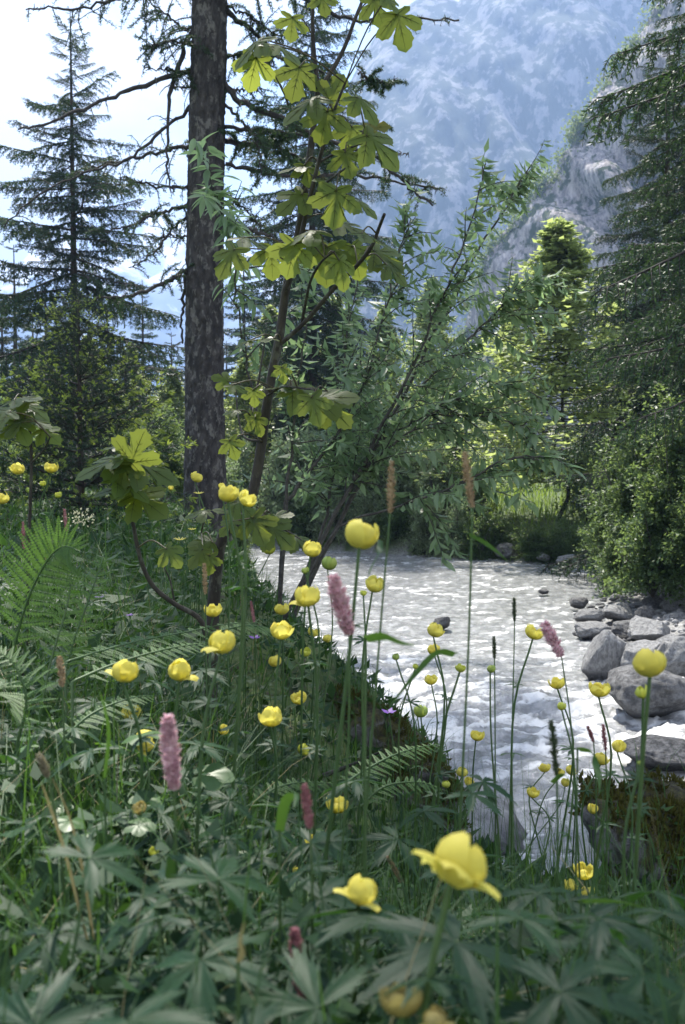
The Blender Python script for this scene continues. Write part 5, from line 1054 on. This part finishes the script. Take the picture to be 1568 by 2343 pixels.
SPK = [(895, 1115, 118, 17, 1.25, 'spike', 88, -115, 'tall brown seed head left of the pair above the far bank', [([(872, 1236), (868, 1262), (852, 1290), (843, 1318)], 14)]), (1072, 1098, 128, 19, 1.2, 'spike', 98, -60, 'tall brown seed head right of the pair above the far bank', [([(1074, 1222), (1105, 1236), (1140, 1262), (1166, 1288)], 15), ([(1042, 1496), (1000, 1490), (950, 1540), (890, 1620)], 22)]),
    (703, 1845, 104, 20, .95, 'pink_dark', 98, -8, 'dark purplish seed head with curved tip above the lower leaves', []), (140, 1537, 70, 15, 1.5, 'spike', 95, 0, 'short brown seed head among the fern fronds at left', []), (469, 1325, 72, 10, 1.9, 'spike', 91, 2, 'thin brown seed head left of the sycamore stem', []), (1268, 1712, 130, 18, 1.2, 'spike_green', 96, 0, 'dark green seed head blurred before the rapids', [([(1262, 1790), (1290, 1770), (1310, 1800)], 12)]),
    (1383, 1688, 62, 10, 1.9, 'pink_dark', 97, 10, 'thin red brown seed head right of the leaning pink stem', []), (1352, 1680, 40, 8, 1.9, 'pink_dark', 112, -5, 'small bent red brown seed head over the foam', []), (1177, 1395, 56, 9, 2.1, 'spike_green', 92, -15, 'small dark seed head high over the river', []), (1131, 1482, 52, 9, 2.0, 'spike_green', 92, 10, 'small dark seed head with a bent tip over the river', []),
    (100, 1752, 60, 18, 1.1, 'spike_pale', 110, 60, 'pale straw seed head at the lower left', []), (555, 1382, 56, 7, 2.6, 'pink_dark', 92, 0, 'thin reddish seed head just right of the sycamore stem foot', []), (578, 1400, 50, 7, 2.6, 'pink_dark', 98, 5, 'second thin reddish seed head right of the sycamore stem foot', []), (54, 1225, 62, 8, 2.8, 'pink_dark', 92, 0, 'reddish seed head at the left under the yellow blooms', []), (904, 1990, 70, 8, 1.2, 'spike', 120, 20, 'bent brown stalk tip left of the huge blurred bloom', []), (150, 1190, 50, 7, 3.2, 'pink_dark', 95, 0, 'thin reddish seed head left of the white umbel', [])]
for px, py, L_, W_, d, mt, an, ln, lab, bl in SPK: spike_thing('grass_spike', lab, 'grass', px, py, L_, W_, d, mt, an, ln, 300, .002, .0017, GS, 'stem', bl)
# broad grass leaves that stand out
GL = [([(836, 1460), (880, 1452), (920, 1468), (952, 1476)], 26, 1.0, 'broad bright grass leaf arching over the river in the centre'), ([(1322, 1712), (1352, 1716), (1368, 1760), (1372, 1815)], 24, 1.25, 'bent green grass leaf beside the leaning pink stem'), ([(640, 1900), (655, 1830), (680, 1815), (672, 1850)], 24, .95, 'folded grass leaf left of the dark seed spike'), ([(1330, 1400 + 660), (1400, 2058), (1440, 2066), (1500, 2082)], 18, .95, 'yellow green grass leaf at the lower right'), ([(200, 2150), (150, 1950), (110, 1830), (95, 1790)], 7, .95, 'pale dry grass stalk at the lower left'), ([(215, 2150), (190, 1990), (160, 1870), (120, 1780)], 6, 1.0, 'second dry grass stalk at the lower left'), ([(545, 2200), (555, 2180), (550, 2150), (560, 2110)], 12, .7, 'short straw coloured leaf tip at the bottom left'), ([(240, 1780), (250, 1680), (240, 1620), (228, 1580)], 8, 1.1, 'slender grass stem before the left globeflowers')]
for pts, wv, d, lab in GL:
    b = at(pts[0][0], pts[0][1], d); g = Vector((b.x, b.y, hz(b.x, b.y) - .02)); T = thing('grass_leaf', lab, 'grass', g, 'broad grass leaves'); k = 'dry' if ('dry' in lab or 'straw' in lab) else 'grass'
    mb = MB(); mb.tube([Vector((0, 0, 0)), (b - g) * .5, b - g], [.0018, .0016, .0014], 5); link('stem', mb.mesh('stem', MAT['stem'], True), T); blade(T, g, pts, wv, d, k)

# ------------------------------------------------------------------ leafy plants
def leaf_with_stalk(T, start, tipc, normal, direc, size, mesh, mat='stem'):
    P = smooth_path([start, start + (tipc - start) * .55 + Vector((0, 0, .03)), tipc], 8); mb = MB(); mb.tube(P, np.linspace(.0022, .0014, 8), 5); o = link('leaf', mesh, T, M=basis(tipc, direc, normal, size)); link('leaf_stalk', mb.mesh('leaf_stalk', MAT[mat], True), T)
GP = 'divided leaf plants under the globeflowers'
STK = []
for k in range(4):
    r = random.Random(k); a = r.uniform(.2, .5); mb = MB(); mb.tube(smooth_path([(0, 0, 0), (a * .25, 0, .55), (a, 0, 1)], 8), np.linspace(.009, .006, 8), 5); STK.append((mb.mesh('leaf_stalk', MAT['stem'], True), a))
def leafy(x, y, H, n, size, label, group, meshes, rr, zoff=None, tiltc=.5):
    z = hz(x, y) - .02; T = thing('leafy_plant', label, 'plant', (x, y, z), group)
    for k in range(n):
        a = k * 6.283 / n + rr.uniform(-.6, .6); hh = H * rr.uniform(.65, 1.1); me, off = STK[k % 4]
        o = link('leaf_stalk', me, T); o.scale = (hh * .55, hh * .55, hh); o.rotation_euler = (0, 0, a)
        tip = Vector((math.cos(a) * off * hh * .55, math.sin(a) * off * hh * .55, hh)); v = Vector((math.cos(a), math.sin(a), rr.uniform(-.35, .15)))
        nrm = Vector((rr.uniform(-.3, .3), rr.uniform(-.45, .25), 1)); link('leaf', rr.choice(meshes), T, M=basis(tip, v, nrm, size * rr.uniform(.75, 1.2)))
    return T
rr = random.Random(31); pl = []
SPECIAL = [(240, 2190, .66, .085, 'large divided leaf plant spread flat at the bottom left'), (1150, 2120, .80, .085, 'pale lit divided leaf plant right below the huge bloom'), (1400, 2290, .66, .075, 'broad lobed leaf plant at the bottom right corner'), (1440, 1965, 1.0, .075, 'pale divided leaves on the thick stem before the mossy rock'), (1270, 2000, 1.2, .085, 'spreading divided leaf plant before the near water'), (540, 1960, .95, .07, 'pale divided leaf plant left of the dark seed spike'), (700, 2330, .55, .07, 'blue green leaf plant at the bottom centre'), (860, 1990, 1.15, .07, 'divided leaf plant left of the huge bloom'), (470, 2060, .85, .075, 'divided leaf plant in the dark left of the bottom pink spike'), (1530, 2100, .8, .07, 'divided leaf plant at the right edge below the mossy rock'), (1000, 2180, .72, .075, 'divided leaf plant below the huge bloom'), (90, 2000, .8, .07, 'dark leaf plant at the lower left edge'), (950, 1800, 1.7, .08, 'divided leaf plant before the mossy ledge'), (600, 1760, 1.5, .075, 'silvery divided leaf plant under the round globeflower')]
for px, py, d, sz, lab in SPECIAL:
    t_ = at(px, py, d); H = t_.z - hz(t_.x, t_.y); H = max(H, .12); leafy(t_.x, t_.y, H, 5, sz, lab, 'large divided leaf plants', LEAFV, rr)
n = 0
# thin culms screening the water on the slope
mb = MB(); r = np.random.default_rng(55); x, y, z, s = land_points(r, 1900, 1.2, 4.4, .5, 1.3); ok = x / y > -.02; x, y, z = x[ok], y[ok], z[ok]; a = r.uniform(0, 6.28, len(x)); mb.ribbons(np.stack([x, y, z - .01], 1), np.stack([np.cos(a), np.sin(a), 0 * a], 1), r.uniform(.25, .55, len(x)), r.uniform(.0022, .0045, len(x)), r.uniform(.05, .45, len(x)), 0, 5)
link('thin_grass', mb.mesh('thin_grass', MAT['grass']), kind='stuff', label='thin grass culms standing before the near water', cat='grass')
while n < 180:
    d = rr.uniform(.62, 3.9) if n > 50 else rr.uniform(.6, 1.6); x = rr.uniform(-.42, .44) * (d + .1); s, _ = river(np.array([x]), np.array([d]))
    if s[0] < .25 or abs(x) < .0: continue
    H = float(hmax(np.array([x]), np.array([d]), s)[0]) * (rr.uniform(.55, 1.0) if d > 1.3 else rr.uniform(.3, .85))
    qx, qy = proj((x, d, hz(x, d) + H))
    if qx < -70 or qx > 1640 or qy > 2400: continue
    if any(d < fd + .05 and abs(qx - fx) < 95 and qy < fy + 90 for fx, fy, fd in ((684, 2212, .8), (1325, 2020, 2.0), (391, 1724, .98), (703, 1845, .95), (820, 2040, .85), (352, 1948, 1.3), (768, 1842, 1.9), (1030, 1975, .63), (322, 1850, 1.3))): n += .25; continue
    if x / d > .06 and d > 1.5 and rr.random() < .3: n += 1; continue
    lab = 'divided dark green leaf plant %s the %s' % near_mark((x, d, hz(x, d) + H), LANDMARKS)
    me = LEAFV if rr.random() < .88 or d < 1.25 else ROUNDV
    leafy(x, d, H, 3 if d > 2 else 4, rr.uniform(.045, .078) * (.85 if d < 1.2 else 1) * (1.0 if me is LEAFV else .45), lab if me is LEAFV else lab.replace('divided dark green leaf', 'bright green round leaf'), GP if me is LEAFV else 'round leaf plants under the globeflowers', me, rr); n += 1

# ------------------------------------------------------------------ ferns
def pinna(seed):
    r = np.random.default_rng(seed); mb = MB(); n_ = 14; P, D, S, L = [], [], [], []
    for i in range(n_):
        t_ = (i + .5) / n_; wv = .17 * (1 - t_) ** .8 + .02
        for sd in (-1, 1): P.append((0, t_, -.12 * t_ * t_)); D.append(unit(np.array([sd, .42, -.1]))); L.append(wv * r.uniform(.85, 1.1))
    P, D, L = np.array(P), np.array(D), np.array(L); S = unit(np.cross(D, np.array([0, 0, 1.0]))); mb.cards(P, D, S, L, .075, 0, .1); mb.tube([(0, 0, 0), (0, .5, -.03), (0, 1, -.12)], [.008, .006, .003], 4); return mb.mesh('leaflet', MAT['fern'])
PIN = [pinna(i) for i in range(3)]
GFN = 'fern fronds on the left of the bank'
def frond(pts, d, plen, label, npair=15, dd=0.0, upn=(0, -.35, 1)):
    ds = np.linspace(d, d + dd, len(pts)); W_ = [at(a, b, q) for (a, b), q in zip(pts, ds)]; g = base_for(W_[0], 0); T = thing('fern_frond', label, 'fern', g, GFN)
    P = smooth_path([q - g for q in W_], 40); mb = MB(); mb.tube(np.vstack([[0, 0, 0], P * 1.0]), np.concatenate([[.0032], np.linspace(.003, .0008, 40)]), 5); link('stem', mb.mesh('stem', MAT['stem'], True), T); Tn = unit(np.gradient(P, axis=0)); U = np.array(upn, float)
    for k in range(npair):
        u = .10 + .88 * (k + .5) / npair; i = min(int(u * 39), 38); S = unit(np.cross(Tn[i], U)); ln = plen / F * d * (math.sin(math.pi * (.16 + .80 * u)) ** .8) * (1.05 - .25 * u)
        for sd in (-1, 1):
            v = S * sd * .9 + Tn[i] * .45 + np.array([0, 0, -.12 + rf.uniform(-.08, .08)]); link('leaflet', PIN[(k + sd) % 3], T, M=basis(Vector(P[i]), v, U, max(ln, .012)))
frond([(20, 1530), (55, 1398), (88, 1318), (120, 1268), (150, 1250), (185, 1262)], 2.0, 105, 'upright fern frond at the left edge with its tip bent over', 18, -.1, (.2, -1, .35))
frond([(150, 1515), (230, 1490), (320, 1466), (420, 1447), (520, 1428), (612, 1424)], 2.0, 70, 'long lit fern frond lying across behind the left globeflowers', 20, .5)
frond([(165, 1560), (260, 1520), (360, 1490), (440, 1475), (500, 1470)], 1.8, 62, 'second flat fern frond just below the long lit one', 17, .3)
frond([(480, 1450), (560, 1432), (620, 1440), (680, 1470)], 2.4, 55, 'fern frond tip right of the sycamore stem foot', 13, .2)
frond([(780, 1800), (830, 1765), (900, 1728), (960, 1710), (1010, 1702)], 2.3, 55, 'fern frond before the mossy ledge', 16, .3)
frond([(90, 1640), (120, 1500), (150, 1400), (165, 1330), (172, 1318)], 1.9, 45, 'narrow fern frond still unrolling beside the upright one', 14, .1, (.2, -1, .3))
frond([(130, 1620), (165, 1480), (200, 1380), (228, 1300), (240, 1262)], 2.1, 55, 'upright fern frond right of the unrolling one', 15, .1, (-.2, -1, .3))
frond([(40, 1700), (60, 1600), (30, 1520), (-20, 1480)], 1.6, 80, 'fern frond arching out of the left edge', 14, .0)
frond([(120, 1720), (200, 1640), (290, 1600), (360, 1590)], 1.7, 60, 'fern frond below the shaded golden globeflower', 14, .2)
frond([(560, 1850), (640, 1800), (720, 1790), (800, 1800)], 2.0, 50, 'fern frond low in the middle of the flower bank', 14, .2)
frond([(30, 1420), (100, 1440), (180, 1450), (250, 1440)], 2.3, 60, 'flat fern frond crossing behind the upright one', 15, .2)
frond([(820, 1850), (880, 1800), (960, 1790), (1020, 1810)], 2.1, 48, 'fern frond at the foot of the mossy ledge', 13, .1)
# ------------------------------------------------------------------ small flowers
def tiny_head(T, pos, n_, L, W_, mat, up_=.3, nm='petal_ring'):
    mb = MB(); a = np.arange(n_) * 6.283 / n_; D = unit(np.stack([np.cos(a), np.sin(a) * .8 - .2, np.full(n_, up_)], 1)); mb.cards(np.zeros((n_, 3)), D, unit(np.cross(D, np.array([0, -.3, 1.0]))), L, W_, 0, .1); o = link(nm, mb.mesh(nm, MAT[mat]), T, loc=pos)
for px, py, d, n_, L, W_, mat, lab, nm in [(455, 1130, 3.2, 15, .020, .004, 'petal', 'ragged yellow daisy like flower at the larch foot', 'yellow_daisy'), (412, 1236, 3.0, 14, .022, .004, 'petal', 'ragged yellow flower in the grass left of the sycamore foot', 'yellow_daisy'), (440, 1212, 3.1, 12, .015, .004, 'petal', 'small yellow flower above the ragged one in the grass', 'yellow_daisy'), (452, 1245, 3.0, 10, .017, .005, 'petal', 'yellow flower close to the left of the sycamore foot', 'yellow_daisy'),
        (890, 1630, 2.6, 5, .022, .014, 'violet', 'violet cranesbill flower in front of the river by the mossy ledge', 'cranesbill'), (228, 1368, 2.8, 5, .018, .012, 'violet', 'violet flower in the grass right of the upright fern', 'cranesbill'), (583, 1460, 2.6, 5, .018, .012, 'violet', 'violet flower between the large soft bloom and the round one', 'cranesbill'), (296, 1408, 2.8, 5, .014, .010, 'violet', 'small violet flower in the grass above the lit fern', 'cranesbill')]:
    t_ = at(px, py, d); g = base_for(t_, .01); T = thing(nm, lab, 'flower', g); mb = MB(); mb.tube(stem_path((0, 0, 0), t_ - g, (.01, 0)), [.0014] * 14, 5); link('stem', mb.mesh('stem', MAT['stem'], True), T); tiny_head(T, t_ - g, n_, L, W_, mat)
t_ = at(186, 1186, 3.3); g = base_for(t_, 0); T = thing('white_umbel', 'creamy white umbel flower under the young spruce', 'flower', g); mb = MB(); mb.tube(stem_path((0, 0, 0), t_ - g, (.01, 0)), [.0018] * 14, 5); link('stem', mb.mesh('stem', MAT['stem'], True), T)
r = np.random.default_rng(3); Pq = np.array(t_ - g) + r.normal(0, 1, (80, 3)) * np.array([.026, .02, .014]); D = unit(r.normal(0, 1, (80, 3)) + np.array([0, -.4, .8])); mb = MB(); mb.cards(Pq, D, unit(np.cross(D, r.normal(0, 1, D.shape))), .010, .008); link('florets', mb.mesh('florets', MAT['white_floret']), T, kind='stuff')
# dead twig on the mossy ledge
b = at(850, 1740, 3.6); g = Vector((b.x, b.y, hz(b.x, b.y) + .1)); T = link('dead_branch', None, loc=g, label='dark curved dead branch lying below the mossy ledge', cat='branch'); mb = MB(); mb.tube(smooth_path([at(740, 1775, 3.6) - g, at(800, 1752, 3.6) - g, at(868, 1722, 3.5) - g], 12), np.linspace(.010, .004, 12), 6); link('wood', mb.mesh('wood', MAT['bark_branch'], True), T)

# grass and small leaves rooted on the two mossy rocks, and dead stalks in the meadow
r = np.random.default_rng(66); mb = MB()
for nm, cnt in (('mossy_ledge', 420), ('mossy_rock', 120)):
    o = bpy.data.objects[nm]; me = o.data; V = np.zeros(len(me.vertices) * 3); me.vertices.foreach_get('co', V); N = np.zeros(len(V)); me.vertices.foreach_get('normal', N); V, N = V.reshape(-1, 3), N.reshape(-1, 3)
    A = np.array(o.matrix_basis if hasattr(o, 'matrix_basis') else o.matrix_world); k = r.choice(np.where(N[:, 2] > .35)[0], cnt); P = V[k] @ A[:3, :3].T + A[:3, 3]; a = r.uniform(0, 6.28, cnt)
    mb.ribbons(P, np.stack([np.cos(a), np.sin(a), 0 * a], 1), r.uniform(.06, .26, cnt), r.uniform(.004, .009, cnt), r.uniform(.3, 1.1, cnt), 0, 4)
    D = unit(np.stack([r.normal(0, 1, cnt), r.normal(0, 1, cnt), r.normal(.4, .3, cnt)], 1)); mb.cards(P + np.array([0, 0, .02]), D, unit(np.cross(D, r.normal(0, .4, (cnt, 3)) + np.array([0, 0, 1]))), r.uniform(.03, .08, cnt), .022, 0, .15, .2)
link('rock_grass', mb.mesh('rock_grass', MAT['grass']), kind='stuff', label='short grass and leaves rooted on the mossy rocks', cat='grass')
mb = MB(); x, y, z, s = land_points(r, 900, .55, 5, .5, 1.4); a = r.uniform(0, 6.28, len(x)); mb.ribbons(np.stack([x, y, z], 1), np.stack([np.cos(a), np.sin(a), 0 * a], 1), hmax(x, y, s) * r.uniform(.5, 1.5, len(x)), r.uniform(.002, .005, len(x)), r.uniform(.1, 1.2, len(x)), 0, 4)
link('dead_grass', mb.mesh('dead_grass', MAT['dry']), kind='stuff', label='straw coloured dead stalks among the green grass', cat='grass')
